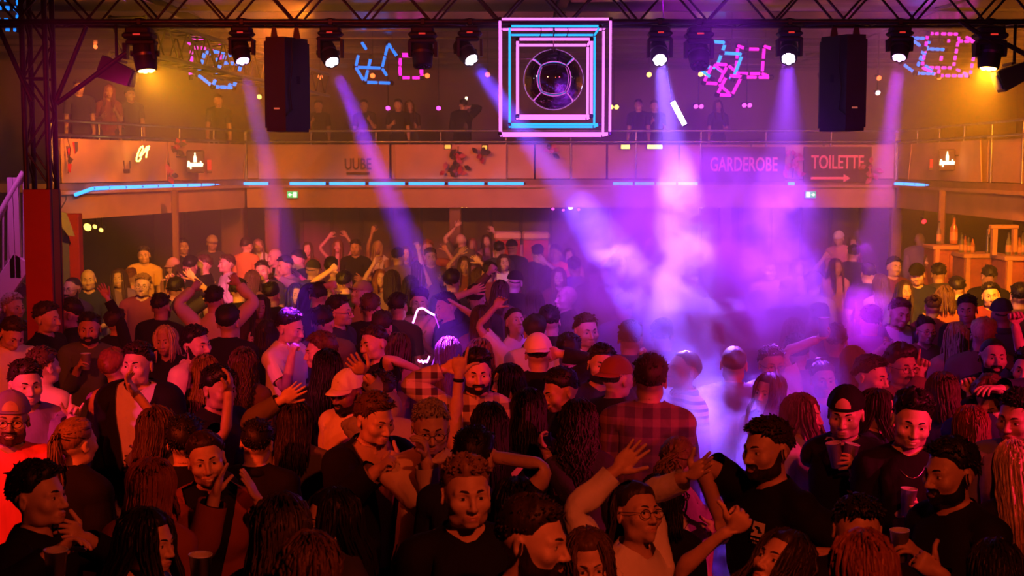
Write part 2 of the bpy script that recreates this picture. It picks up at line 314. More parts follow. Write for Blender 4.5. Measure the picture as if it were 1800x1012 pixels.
def loudspeaker(px0, px1, py0, py1, mirror, label):
    Yp = TY + .1; a = at(px0, py1, Yp); b = at(px1, py0, Yp); W = b[0] - a[0]; H = b[2] - a[2]
    root = empty('loudspeaker', ((a[0] + b[0]) / 2, Yp, a[2]), label, 'loudspeaker', 'loudspeakers hung from the truss'); s = -1 if mirror else 1
    pl = [(-W / 2, -.10), (W * .02, -.12), (W / 2, .18), (W * .42, .34), (-W * .40, .30)]; pl = [(x * s, y) for x, y in pl]
    if mirror: pl = pl[::-1]
    MB().prism(pl, .03, H - .04).prism([(x * .93, y * .95 + .005) for x, y in pl], 0, H).build('cabinet', M_PLASTIC, root)
    MB().box((s * W * .02, .33, H / 2), (W * .72, .012, H * .9), bev=.005).build('grille', M_STEEL, root)
    for x in (-.22, .18):
        MB().prism([(-.035, 0), (.035, 0), (.012, .13), (-.012, .13)], -.006, .006, (s * x * W * 1.4, .03, H - .01), Rx(math.pi / 2)).tube((s * x * W * 1.4, .03, H + .1), (s * x * W * 1.4, -.10, ZC - a[2]), .012, 8).build('bracket', M_BLACK, root)
    MB().box((s * -W * .20, -.122, H * .24), (.05, .004, .014)).build('indicator', mat('dim_indicator', (.5, .2, .12), .4, emit=(1, .3, .15), es=.25), root)
    MB().box((s * W * .27, .03, H * .55), (.04, .006, .07), Rz(s * .63)).build('handle', M_BLACK, root)
    pts = [(s * W * .16, -.06, H), (s * W * .18, -.055, H * .7), (s * W * .12, -.085, H * .45), (s * W * .16, -.06, H * .22), (s * W * .04, -.125, H * .17)]
    MB().path(pts, .006, 6).build('cable', M_BLACK, root)
loudspeaker(470, 538, 66, 231, False, 'tall black loudspeaker hung from the truss left of the cube')
loudspeaker(1447, 1520, 62, 230, True, 'tall black loudspeaker hung from the truss right of the cube')

# ---------------------------------------------------------------- neon cubes
NP = glow('neon_pink', (1, .17, .95), 2.0); NPD = glow('neon_magenta', (1, .02, .62), 1.8); NB = glow('neon_blue', (.02, .38, 1), 1.7); NBD = glow('neon_deep_blue', (.01, .20, 1), 1.8)
M_MIRROR = mat('mirror_ball', (.42, .36, .42), .03, 1.0)
def neon_frame(root, c, hx, hy, hz_, r, m, skip=(), seg=1, gap=.012, R=np.eye(3), mats=None, rs=None):
    """Twelve glowing tubes along the edges of a box, with dark corner joints."""
    P = [np.array([x * hx, y * hy, z * hz_]) for x in (-1, 1) for y in (-1, 1) for z in (-1, 1)]; k = 0
    for i in range(8):
        for j in range(i + 1, 8):
            df = np.abs(P[i] - P[j]) > 1e-6
            if df.sum() != 1: continue
            k += 1
            if k in skip: continue
            if rs is not None and rs.random() < .18: continue
            a, b = P[i], P[j]; d = (b - a) / np.linalg.norm(b - a); L = np.linalg.norm(b - a)
            for s in range(seg):
                if rs is not None and seg > 1 and rs.random() < .2: continue
                t0, t1 = L * s / seg + gap, L * (s + 1) / seg - gap
                mm = m if mats is None else mats[k % len(mats)]
                MB().tube(c + R @ (a + d * t0), c + R @ (a + d * t1), r, 8).build('tube', mm, root)
    for p_ in P: MB().box(c + R @ p_, (r * 3, r * 3, r * 3), R, bev=r * .6).build('corner_joint', M_BLACK, root)
cc = at(973, 140, TY + .42); nc = empty('neon_cube', cc, 'large neon cube of nested pink and blue tubes round a mirror ball', 'neon cube')
neon_frame(nc, np.zeros(3), .478, .45, .492, .011, NP, skip=())
neon_frame(nc, np.array([.0, .05, .015]), .395, .40, .425, .010, NB, skip=(9,))
neon_frame(nc, np.array([0, .02, 0]), .325, .30, .335, .012, NP)
for i in range(3):
    x = -.12 + .12 * i; MB().path([(x, 0, .5), (x + .01, -.02, .42), (x - .02, 0, .34)], .004, 5).build('cable', M_BLACK, nc)
for sx in (-.35, .35): MB().tube((sx, 0, .5), (sx, 0, ZC - cc[2] + .03), .008, 6).build('hanger', M_BLACK, nc)
mb = empty('mirror_ball', cc + np.array([0, .02, 0]), 'mirrored sphere hanging in the middle of the neon cube', 'mirror ball')
MB().lathe([(.272 * math.sin(t) + 1e-4, .272 * math.cos(t)) for t in np.linspace(0, math.pi, 33)], n=48).build('sphere', M_MIRROR, mb)
MB().tube((0, 0, .27), (0, 0, .50), .006, 6).lathe([(.03, .262), (.03, .285), (0, .285)], n=12).build('hanger', M_STEEL, mb)
rs = random.Random(11)
def cluster(px, py, Y, lab, parts):
    c = at(px, py, Y); root = empty('neon_cluster', c, lab, 'neon cube', 'tilted neon cubes at the back')
    for (dx, dy, h, rz, rx, m, sg) in parts: neon_frame(root, at(px + dx, py + dy, Y) - c, h, h, h, .023, m, seg=sg, gap=.02, R=Rz(rz) @ Rx(rx), rs=rs)
    MB().tube((0, 0, .2), (0, 0, 5.10 - c[2]), .008, 6).build('hanger', M_BLACK, root)
cluster(690, 110, 22, 'tilted blue and pink neon cubes behind the unlit lamp left of the big cube', ((-28, 0, .23, .5, .6, NBD, 2), (32, 6, .17, .1, .15, NPD, 2)))
cluster(1286, 118, 20, 'tilted blue and pink neon cubes right of the big cube', ((-22, -12, .20, .6, .5, NB, 1), (40, -10, .20, .15, .2, NPD, 2), (-16, 22, .16, .7, .6, NPD, 1)))
cluster(372, 112, 19, 'scattered pink and blue neon cubes behind the left amber lamp', ((-10, -10, .21, .3, .4, NPD, 4), (14, 10, .18, .9, .5, NBD, 3)))
cluster(1650, 98, 20, 'scattered pink and blue neon cubes left of the right amber lamp', ((-28, 0, .19, .4, .5, NBD, 4), (18, -2, .25, .2, .3, NPD, 5)))
cluster(12, 25, 15, 'blue neon bits behind the tower at top left', ((0, 0, .12, .4, .5, NBD, 3),))

# ---------------------------------------------------------------- small lamps at the back of the hall
GL_ORD = glow('lamp_orange_red', (1, .16, .03), 3.2); GL_YEL = glow('lamp_yellow', (1, .55, .08), 5); GL_PK = glow('lamp_pink', (1, .08, .8), 3); GL_WW = glow('lamp_warm_white', (1, .85, .75), 7); GL_RD = glow('lamp_red', (1, .02, .03), 4)
def small_lamp(px, py, Y, gl, r, lab, n=1, dr=(0, -1, -.25), hang=True, grp='small lamps hung across the back of the hall'):
    c = at(px, py, Y); root = empty('spot_lamp', c, lab, 'lamp', grp); R = towards(dr)
    for i in range(n):
        o = np.array([(i - (n - 1) / 2) * r * 2.3, 0, 0])
        MB().lathe([(0, -.16), (r * .8, -.16), (r * 1.15, -.02), (r * 1.15, .02), (r * 1.02, .02), (r * 1.0, -.005)], o, R, 14).build('housing', M_BLACK, root)
        MB().lathe([(r, -.004), (r * .7, .012), (0, .02)], o, R, 14).build('lens', gl, root)
    if hang: MB().tube((0, .03, 0), (0, .03, (5.10 if py < 200 else (SLAB0 if py > 300 else 5.0)) - c[2]), .010, 6).build('stem', M_BLACK, root)
xs = ((563, 135), (655, 133), (746, 133), (857, 131), (1141, 131), (1237, 130), (1345, 133), (1444, 134), (1545, 137), (1651, 136))
ORD = ('first', 'second', 'third', 'fourth', 'fifth', 'sixth', 'seventh', 'eighth', 'ninth', 'tenth')
for i, (x, y) in enumerate(xs): small_lamp(x, y, 22.5, GL_YEL if i in (4, 5) else GL_ORD, .042, '%s orange lamp from the left in the row along the back of the hall' % ORD[i], 2 if i in (2, 5) else 1)
for x, y, g, l, n in ((682, 190, GL_PK, 'small pink lamp above the back gallery left of the violet beam', 1), (771, 190, GL_PK, 'small pink lamp above the back gallery left of the man on the gallery', 1), (1228, 187, GL_PK, 'small pink lamp above the gallery right of the white beam', 2), (1313, 185, GL_PK, 'small pink lamp below the right neon cubes', 2),
                      (456, 170, GL_YEL, 'small yellow lamp beside the left loudspeaker', 1), (1079, 188, GL_YEL, 'pair of yellow lamps just right of the neon cube', 2), (1543, 163, GL_WW, 'bright warm lamp right of the right loudspeaker', 1), (56, 56, GL_ORD, 'dim orange lamp behind the tower top', 1), (117, 68, GL_ORD, 'dim orange lamp right of the tower top', 2), (168, 82, GL_ORD, 'dim orange lamp left of the big amber lamp', 1)):
    small_lamp(x, y, 23.5, g, .040, l, n)
for x, y, g, r, l in ((972, 367, GL_PK, .030, 'first of four small lamps under the back gallery'), (990, 369, GL_PK, .026, 'second of four small lamps under the back gallery'), (1003, 364, GL_WW, .046, 'brightest of the four lamps under the back gallery'), (1017, 368, GL_PK, .026, 'last of four small lamps under the back gallery'), (1164, 363, GL_PK, .03, 'single pink lamp under the gallery left of the white beam'), (816, 362, GL_YEL, .035, 'pair of yellow lamps under the gallery beside the pillar'), (1233, 360, GL_WW, .06, 'white lamp under the gallery within the broad beam')):
    small_lamp(x, y, 25.6, g, r, l, 2 if x == 816 else 1)
for x, y, r, l in ((154, 399, .062, 'largest yellow lamp under the left gallery'), (167, 398, .035, 'small yellow lamp under the left gallery'), (178, 404, .034, 'tilted yellow lamp under the left gallery')): small_lamp(x, y, 20.6, GL_YEL, r, l)
small_lamp(1624, 389, 23.6, GL_RD, .045, 'red lamp under the right gallery above the bar'); small_lamp(1788, 383, 20, GL_YEL, .036, 'yellow lamp above the bar at the right edge')
for x0, x1, y, l in ((782, 792, 258, 'small orange lamp on the gallery rail left of centre'), (848, 856, 259, 'small orange lamp on the gallery rail beside the garland'), (1092, 1107, 258, 'left yellow panel light on the gallery rail'), (1138, 1164, 258, 'right yellow panel light on the gallery rail')):
    c = at((x0 + x1) / 2, y, FASCY - .12); r = empty('rail_light', c, l, 'lamp'); wd = (x1 - x0) * FASCY / FPX
    MB().box((0, .03, 0), (wd + .03, .04, .10), bev=.01).build('housing', M_BLACK, r); MB().box((0, 0, 0), (wd, .02, .07), bev=.004).build('panel', GL_YEL if x0 > 1000 else glow('lamp_soft_orange', (1, .4, .06), 2.0), r)
c = at(1193, 199, 14.5); r = empty('light_stick', c, 'white glowing tube light hanging in the broad beam', 'tube light'); d = at(1204, 219, 14.5) - at(1183, 179, 14.5)
MB().tube(-d / 2, d / 2, .026, 10).build('tube', GL_WHITE, r)
for s_ in (-1, 1): MB().tube(d / 2 * s_, d / 2 * s_ * 1.12, .030, 10).build('cap', M_BLACK, r)
MB().path([-d / 2 * 1.1, (-.15, 0, .6), (-.2, 0, 5.10 - c[2])], .006, 5).build('cable', M_BLACK, r)

# ---------------------------------------------------------------- light strips, signs and hangings on the balcony
NSB = glow('strip_blue', (.03, .30, 1), 3.2)
def light_strip(name, lab, pts, n):
    pts = [np.asarray(p, float) for p in pts]
    for i, q in enumerate(pts): q[2] = 2.665 if i or len(pts) < 5 else 2.58
    root = empty(name, pts[0], lab, 'light strip'); o = pts[0]
    L = [0.]; 
    for a, b in zip(pts[:-1], pts[1:]): L.append(L[-1] + np.linalg.norm(b - a))
    def pos(s):
        i = min(len(pts) - 2, max(0, int(np.searchsorted(L, s) - 1))); t = (s - L[i]) / (L[i + 1] - L[i]); return pts[i] + (pts[i + 1] - pts[i]) * t
    for i in range(n):
        a, b = pos(L[-1] * (i + .05) / n), pos(L[-1] * (i + .95) / n)
        MB().tube(a - o, b - o, .026, 8).build('tube', NSB, root)
        MB().tube(b - o, pos(L[-1] * min(1, (i + 1.05) / n)) - o, .018, 6).build('connector', M_BLACK, root)
zs = SLAB0 + .02
def along(bal, t): return bal[1] + (bal[2] - bal[1]) * t
l0 = along(bal_l, 0.03); l1 = along(bal_l, 1.0)
light_strip('light_strip', 'blue light strip along the foot of the left gallery', [at(131, 341, 19.2), at(159, 331, 19.6), at(195, 333, 20.3), at(300, 327, 22.2), at(420, 321, 24.8)], 11)
light_strip('light_strip', 'long blue light strip along the back gallery left of centre', [at(422, 320, FASCY - .088), at(474, 320, FASCY - .088)], 1)
light_strip('light_strip', 'long blue light strip along the back gallery behind the violet beam', [at(506, 322, FASCY - .088), at(924, 324, FASCY - .088)], 6)
light_strip('light_strip', 'blue light strip along the back gallery crossing the broad beam', [at(1076, 324, FASCY - .088), at(1228, 322, FASCY - .088)], 4)
light_strip('light_strip', 'tiny lit end of blue strip by the garland', [at(1385, 322, FASCY - .088), at(1397, 322, FASCY - .088)], 1)
light_strip('light_strip', 'blue light strip along the foot of the right gallery', [at(1573, 318, 24.9), at(1650, 321, 22.6), at(1735, 327, 20.3)], 8)

FONT = None
def text_mesh(name, s, h, m, parent, loc, R, narrow=1., depth=.012, bold=0., fit=None):
    cu = bpy.data.curves.new(name, 'FONT'); cu.body = s; cu.size = h / .70; cu.extrude = depth; cu.offset = bold; cu.align_x = 'CENTER'; cu.align_y = 'CENTER'; cu.resolution_u = 3
    o = bpy.data.objects.new(name, cu); COL.objects.link(o); dg = bpy.context.evaluated_depsgraph_get(); me = bpy.data.meshes.new_from_object(o.evaluated_get(dg)); bpy.data.objects.remove(o)
    xs_ = [v.co.x for v in me.vertices]; narrow = fit / (max(xs_) - min(xs_)) if fit else narrow; me.materials.clear(); me.materials.append(m); q = bpy.data.objects.new(name, me); COL.objects.link(q); q.parent = parent
    Rm = np.asarray(R) @ np.array([[1., 0, 0], [0, 0, -1.], [0, 1., 0]]) @ np.diag([narrow, 1, 1])
    X = np.eye(4); X[:3, :3] = Rm; X[:3, 3] = loc; q.matrix_local = Matrix(X.tolist()); return q
M_BOARD = mat('dark_board', (.13, .06, .08), .7, noise=.15); M_LETTERP = mat('pink_letters', (.95, .30, .40), .55); M_LETTER = mat('red_letters', (.75, .06, .10), .6); M_DARKL = mat('dark_letters', (.10, .05, .04), .6); M_SIGNBOX = mat('sign_box', (.10, .06, .05), .5)
def sign(name, px, py, Y, lab, cat='sign'): return empty(name, at(px, py, Y), lab, cat)
def wt(px0, px1, Y): return (px1 - px0) * Y / FPX
# back gallery lettering boards
for (x0, x1, y, hpx, s, lab) in ((1248, 1366, 290, 24, 'GARDEROBE', 'long board on the back gallery lettered GARDEROBE'), (1426, 1518, 286, 23, 'TOILETTE', 'board on the back gallery lettered TOILETTE with an arrow')):
    yy = FASCY - .05; r = sign('lettered_board', (x0 + x1) / 2, 287, yy, lab); o = np.array(r.location)
    W = wt(x0, x1, yy); MB().box((0, 0, -.02), (W + .28, .02, .64), bev=.005).build('board', M_BOARD, r)
    t = text_mesh('lettering', s, hpx * yy / FPX, M_LETTERP, r, at((x0 + x1) / 2, y, yy) - o + np.array([0, -.022, 0]), np.eye(3), 1., .006, bold=.006, fit=W)
    if s == 'TOILETTE':
        a = at(1425, 313, yy) - o; b = at(1494, 313, yy) - o
        MB().box((a + b) / 2 + np.array([-.05, -.02, 0]), (b[0] - a[0] - .1, .012, .045)).prism([(b[0] - .12, -.075), (b[0], 0), (b[0] - .12, .075)], -.006, .006, (0, -.02, b[2]), np.array([[1., 0, 0], [0, 0, -1], [0, 1, 0]])).build('arrow', M_LETTERP, r)
# cloth banners on the left gallery
def banner(t0, t1, lab, bal=bal_l, z0=SLAB1 + .01, z1=RAIL0 - .05, off=-.02, m=None):
    a, b = along(bal, t0), along(bal, t1); d = b - a; L = np.linalg.norm(d); d /= L; nv = np.cross((0, 0, 1.), d)
    if nv @ (EYE * np.array([1, 1, 0]) + np.array([0, 15., 0]) - a) < 0: nv = -nv
    root = empty('banner', (a + b) / 2 + np.array([0, 0, z0]), lab, 'banner'); V, F = [], []; nx, nz = 22, 8; ph = rng.uniform(0, 6); ba = np.array(root.location)
    for i in range(nx + 1):
        for j in range(nz + 1):
            u, v = i / nx, j / nz
            sag = .05 * math.sin(math.pi * u) * v if v == 1 else 0
            p_ = a + d * L * u + np.array([0, 0, z0 + (z1 - z0) * v]) + nv * (.05 + .022 * math.sin(9 * u + ph + 3 * v) + .016 * math.sin(23 * u - 6 * v + ph))
            V.append(p_ - ba)
    for i in range(nx):
        for j in range(nz):
            q = i * (nz + 1) + j; F.append((q, q + nz + 1, q + nz + 2, q + 1))
    mb = MB(); mb.add(V, F, 0, True); mb.build('cloth', m or M_CLOTH, root)
    for u in (.01, .99): MB().tube(V[int(u * nx) * (nz + 1)] if u < .5 else V[nx * (nz + 1)], V[nz] if u < .5 else V[-1], .010, 6).build('hem', M_CLOTH, root)
    return root
b1 = banner(.02, .50, 'pale cloth banner on the left gallery with the yellow script sign'); b2 = banner(.52, .97, 'pale cloth banner on the left gallery with bottle sign')
b3 = banner(.02, .22, 'pale cloth banner on the back gallery nearest the left corner', bal_b, off=0); b4 = banner(.23, .40, 'pale cloth banner on the back gallery behind the violet beam', bal_b)
b5 = banner(.10, .42, 'pale cloth banner on the right gallery with the lit bottle sign', bal_r)
# dark printed emblem and lettering on the banners
for px, py, Y, s, h, lab in ((629, 291, FASCY - .13, 'LUBES', 20, 'faded dark lettering printed on the back gallery banner'),):
    r = sign('printed_lettering', px, py, Y, lab, 'lettering'); text_mesh('letters', 'UUBE', .20, M_DARKL, r, (0, 0, .02), np.eye(3), .7, .003, .004); MB().box((0, 0, -.14), (.42, .006, .045)).build('underline', M_DARKL, r)
r = sign('printed_emblem', 222, 292, 20.75, 'dark arch shaped emblem printed on the left banner', 'emblem')
Rw = Rz(math.atan2(FASCY - 19, XL1 - XL0) - 0); 
MB().box((0, 0, -.075), (.19, .012, .06), Rw).box((-.02, -.05, .02), (.02, .012, .13), Rw).box((.04, .06, .02), (.018, .012, .12), Rw).build('print', M_DARKL, r)
r = sign('printed_emblem', 368, 292, 23.1, 'small red bottle emblem printed beside the left bottle sign', 'emblem')
MB().box((0, 0, .02), (.07, .01, .17)).box((0, 0, -.10), (.08, .01, .035), m=1).build('print', [M_LETTER, M_DARKL], r)
r = sign('printed_emblem', 1638, 289, 22.66, 'faint red emblem printed beside the right bottle sign', 'emblem')
MB().box((0, 0, .02), (.07, .01, .14)).box((0, 0, -.07), (.10, .01, .04), m=1).build('print', [M_LETTER, M_DARKL], r)
# yellow neon script
GY = glow('neon_yellow', (1, .72, .10), 9); GC = glow('sign_cream', (1, .78, .42), 3.6)
r = sign('neon_script_sign', 251, 268, 20.7, 'yellow neon handwritten script sign on the left gallery')
def px_path(pts, Y, o): return [at(x, y, Y) - o for x, y in pts]
o = np.array(r.location)
for st in ([(252, 257), (247, 259), (243, 268), (240, 278), (240, 283), (245, 283), (248, 277)], [(250, 256), (252, 262), (247, 271), (245, 275)], [(247, 275), (256, 264), (263, 257), (258, 258), (254, 266), (258, 266), (262, 261)], [(259, 262), (258, 270), (257, 277)]):
    MB().path(px_path(st, 20.7, o), .011, 6).build('tube', GY, r)
# lit bottle signs
for px, py, Y, sc, lab, yw in ((343, 284, 22.3, 1.05, 'dark sign box with lit bottle and glowing script on the left gallery', .9), (1665, 281, 21.3, 1., 'sign box with lit bottle and glowing script on the right gallery', -.9)):
    r = sign('bottle_sign', px, py, Y, lab); k = Y / FPX * sc
    MB().box((0, .03, 0), (30 * k, .05, 38 * k), bev=.02).build('box', M_SIGNBOX, r); MB().tube((0, .05, 8 * k), (-.42 if yw > 0 else .30, .06, 8 * k), .012, 6).build('bracket', M_BLACK, r)
    MB().lathe([(0, 0), (2.6 * k, 0), (2.7 * k, 8 * k), (1.1 * k, 12 * k), (1.0 * k, 16 * k), (0, 16 * k)], (0, -.005, -1 * k), n=10).build('bottle', GC, r)
    g = MB(); rr = random.Random(3); x = -12
    g.path([(-12 * k, 0, -9 * k), (-11 * k, 0, 1 * k), (-8 * k, 0, -7 * k), (-7 * k, 0, -12 * k)], 1.4 * k, 6)
    while x < 11: g.path([(x * k, 0, -2 * k), ((x + 1.2) * k, 0, -8 * k), ((x + 3) * k, 0, -2.5 * k), ((x + 3.2) * k, 0, -8 * k)], 1.3 * k, 6); x += 3.4
    g.path([(9 * k, 0, 1 * k), (10 * k, 0, -7 * k), (13 * k, 0, -3 * k)], 1.3 * k, 6); g.build('script', GC, r)
# emergency exit signs
GW = glow('exit_white', (1, .95, .75), 2.6); GG = glow('exit_green', (.10, .75, .18), 1.2)
for px, py, lab, rev in ((514, 342, 'lit green exit sign under the back gallery at left', True), (1425, 342, 'lit exit sign with arrow under the back gallery at right', False)):
    Y = FASCY - .1; k = Y / FPX; r = sign('exit_sign', px, py, Y, lab); s = -1 if rev else 1
    MB().box((0, .03, 0), (20 * k, .05, 13 * k), bev=.01).build('box', M_WHITE, r); MB().box((0, 0, 0), (18 * k, .012, 11 * k)).build('panel', GG, r)
    a = MB(); a.box((s * 3 * k, -.01, 0), (5 * k, .008, 1.6 * k)); a.prism([(s * 4 * k, -3 * k), (s * 7.5 * k, 0), (s * 4 * k, 3 * k)][::s], -.004, .004, (0, -.01, 0), np.array([[1., 0, 0], [0, 0, -1], [0, 1, 0]])); a.build('arrow', GW, r)
    f = MB(); f.box((-s * 4.5 * k, -.01, 0), (5.5 * k, .008, 8.5 * k)); f.build('doorway', GW, r)
    g = MB(); x = -s * 4.5 * k; g.lathe([(0, -.6 * k), (.8 * k, 0), (0, .8 * k)], (x, -.016, 2.6 * k), n=8).path([(x, -.016, 2 * k), (x - s * .3 * k, -.016, -.5 * k), (x + s * 1.2 * k, -.016, -2 * k), (x + s * .9 * k, -.016, -3.6 * k)], .5 * k, 5).path([(x - s * .3 * k, -.016, -.5 * k), (x - s * 1.5 * k, -.016, -3 * k)], .5 * k, 5).path([(x - s * 1.4 * k, -.016, 1 * k), (x + s * 1.6 * k, -.016, .6 * k)], .4 * k, 5); g.build('running_figure', GG, r)
# bunting by the left end
M_BR, M_BB, M_BG = mat('pennant_red', (.7, .03, .05), .8), mat('pennant_blue', (.10, .09, .22), .8), mat('pennant_grey', (.30, .27, .30), .8)
r = empty('bunting', at(128, 250, 19.1), 'red and blue pennant bunting at the near end of the left gallery', 'bunting'); o = np.array(r.location)
MB().path(px_path([(118, 240), (124, 262), (121, 285), (120, 305)], 19.1, o), .006, 5).build('cord', M_BLACK, r)
for (pts, m) in (([(127, 250), (133, 249), (137, 262), (132, 271)], M_BR), ([(131, 249), (137, 249), (137, 264), (133, 270)], M_BB), ([(119, 262), (123, 259), (124, 273), (120, 271)], M_BR), ([(121, 274), (129, 280), (124, 288), (119, 284)], M_BB), ([(119, 288), (126, 288), (124, 304), (120, 300)], M_BR)):
    q = px_path(pts, 19.1 - .02 * rng.random(), o); n = np.array([0, .006, 0]); MB().add([*q, *(p_ + n for p_ in q)], [(3, 2, 1, 0), (4, 5, 6, 7), (0, 1, 5, 4), (1, 2, 6, 5), (2, 3, 7, 6), (3, 0, 4, 7)]).build('pennant', m, r)
for k_, (pts, lab, m) in enumerate((([(104, 372), (116, 374), (124, 395), (131, 415), (120, 414), (112, 404), (106, 392)], 'grey cloth hanging beside the red pillar', M_BG), ([(112, 414), (120, 416), (122, 470), (124, 525), (105, 525), (106, 460)], 'dark hanging cloth between the red tower base and red pillar', M_BB))):
    Yk = (16.55, 16.86)[k_]; r = empty('hanging_cloth', at(*pts[0], Yk), lab, 'cloth'); o = np.array(r.location); q = px_path(pts, Yk, o); n = len(q)
    MB().path([q[0], (at(116, 352, 18.95) - o), (at(116, 345, 19.15) - o)] if k_ == 0 else [q[1], at(124, 430, 16.93) - o], .008, 5).build('cord', M_BLACK, r)
    MB().add([*q, *(p_ + np.array([0, .02, 0]) for p_ in q)], [tuple(range(n - 1, -1, -1)), tuple(range(n, 2 * n))] + [(i, (i + 1) % n, n + (i + 1) % n, n + i) for i in range(n)]).build('fold', m, r)
# little garlands on the back gallery
M_LEAF = [mat('garland_dark', (.05, .04, .05), .7), mat('garland_red', (.45, .03, .06), .7), mat('garland_pink', (.55, .12, .22), .7)]
for px, py, spread, n, lab in ((805, 285, 26, 22, 'dark leafy garland hanging on the back gallery left of centre'), (846, 274, 8, 7, 'round red and dark garland ball on the gallery rail'), (968, 262, 9, 7, 'dark garland ball on the gallery behind the blue beam'), (1395, 290, 22, 18, 'pink garland hanging between the two lettered boards'), (1532, 300, 14, 10, 'pink garland right of the arrow board'), (311, 262, 10, 9, 'round dark garland ball at the left bottle sign'), (297, 305, 9, 8, 'small garland knot between the left banners')):
    Y = FASCY - .20 if px > 400 else (22.3 if px > 305 else 22.0)
    r = empty('garland', at(px, py, Y), lab, 'garland'); rr = random.Random(px)
    for i in range(n):
        p_ = np.array([rr.gauss(0, spread * .4), rr.uniform(-.05, .05), rr.gauss(0, spread * .55)]) * np.array([Y / FPX, 1, Y / FPX]); d = nrm_((rr.gauss(0, 1), rr.gauss(0, .4), rr.gauss(0, 1)))
        R = towards(d, (0, 1, 0)); L = .13 + .05 * rr.random()
        MB().add([p_ + R @ np.array(v) for v in ((0, 0, 0), (.045, .01, L * .4), (.03, .0, L * .75), (0, -.008, L), (-.03, 0, L * .75), (-.045, .01, L * .4), (0, .02, L * .45))], [(0, 1, 6), (1, 2, 6), (2, 3, 6), (3, 4, 6), (4, 5, 6), (5, 0, 6)]).build('leaf', M_LEAF[rr.choice((0, 0, 1, 2) if px < 1000 else (1, 2, 2))], r)
    MB().path([(0, .24 if px > 400 else .05, spread * Y / FPX + .02), (0, .03, spread * Y / FPX), (.01, .02, 0), (-.01, .03, -spread * Y / FPX)], .008, 5).build('stem', M_LEAF[0], r)
# ---------------------------------------------------------------- stairs at the left edge
M_STAIR = mat('pale_stair_paint', (.62, .56, .62), .45, .2)
Ys = 13.6; r = empty('stair_railing', at(20, 480, Ys), 'pale stair railing sloping down at the left edge', 'railing'); o = np.array(r.location)
P0, P1 = at(-30, 428, Ys), at(42, 303, Ys); Q0, Q1 = at(-30, 560, Ys), at(42, 455, Ys)
MB().tube(P0 - o, P1 - o, .034, 10).build('handrail', M_STAIR, r); MB().box((Q0 + Q1) / 2 - o, (.05, .22, np.linalg.norm(Q1 - Q0)), towards(Q1 - Q0), bev=.008).build('stringer', M_STAIR, r)
for i in range(9):
    t = i / 8; MB().tube(P0 + (P1 - P0) * t - o, Q0 + (Q1 - Q0) * t - o, .010, 6).build('baluster', M_STAIR, r)
for x in (21, 31): MB().box((at(x, 330, Ys) + at(x, 470, Ys)) / 2 - o, (.05, .05, 1.0)).build('newel_post', M_STAIR, r)
r = empty('staircase', at(10, 520, Ys + .7), 'dark staircase climbing to the left gallery behind the railing', 'staircase'); o = np.array(r.location)
for i in range(9):
    c = at(-30, 560, Ys + .6) + (at(42, 455, Ys + .6) - at(-30, 560, Ys + .6)) * i / 8; MB().box(c - o, (.09, .9, .03)).build('tread', M_GREY, r)
MB().box(at(6, 540, Ys + 1.05) - o, (.7, .05, .25), Ry(-.95)).build('stringer', M_GREY, r)
# ---------------------------------------------------------------- kiosk and bar
M_KR, M_KC = mat('kiosk_red', (.6, .03, .03), .5, noise=.15), mat('kiosk_cream', (.72, .45, .36), .6)
c = at(917, 440, 23.0); r = empty('kiosk', (c[0], 23.0, 0), 'red drinks kiosk with a pale canopy in the middle of the crowd', 'kiosk'); zt_ = at(917, 408, 23)[2]; W = wt(868, 966, 23)
for sx in (-1, 1):
    MB().box((sx * W / 4, 0, zt_ - .05), (W / 2 - .015, .7, .12), bev=.03).build('canopy', M_KC, r); MB().box((sx * W / 4, -.26, zt_ - .32), (W / 2 - .06, .03, .40), bev=.005).build('sign_board', M_KR, r)
    MB().box((sx * W / 4, -.25, .5), (W / 2 - .04, .05, 1.0), bev=.01).build('front_board', M_KR, r)
for sx in (-1, 0, 1): MB().box((sx * W * .48, -.2, zt_ / 2 - .1), (.05, .05, zt_ - .2)).build('post', M_KC, r)
MB().box((0, -.1, 1.02), (W, .5, .05), bev=.01).build('counter_top', M_KC, r)
M_BAR, M_BAR2 = mat('bar_front', (.42, .12, .10), .6, noise=.2), mat('bar_trim', (.65, .34, .16), .5)
def bar_unit(x0, x1, yt, Y, lab):
    a = at(x0, yt, Y); b = at(x1, yt, Y); r = empty('bar_counter', ((a[0] + b[0]) / 2, Y, 0), lab, 'bar counter', 'bar counters along the right'); W = b[0] - a[0]; z = a[2]
    MB().box((0, 0, z - .03), (W + .06, .55, .06), bev=.012).build('counter_top', M_BAR2, r); MB().box((0, .02, (z - .06) / 2), (W, .48, z - .06)).build('body', M_BAR, r)
    n = max(2, int(W / .32))
    for i in range(n): MB().box((-W / 2 + W * (i + .5) / n, -.235, z / 2 - .02), (W / n - .03, .03, z - .2), bev=.008).build('panel', M_BAR, r)
    MB().box((-W / 2 + .04, -.25, z / 2), (.06, .04, z - .08)).build('trim', M_BAR2, r)
    return r, z
bar_unit(1634, 1684, 430, 20.5, 'red bar counter with an amber bottle on top'); _, ZB2 = bar_unit(1686, 1754, 444, 18.6, 'red bar counter carrying two tall pale taps'); _, ZB3 = bar_unit(1757, 1830, 448, 17.4, 'bar counter covered in glasses at the right edge')
M_AMB, M_GLS, M_CLEAR = mat('amber_bottle_glass', (.60, .22, .05), .15, 0, trans=.3), mat('green_grey_glass', (.25, .27, .20), .12, trans=.4), mat('clear_glass', (.85, .85, .85), .08, trans=.75)
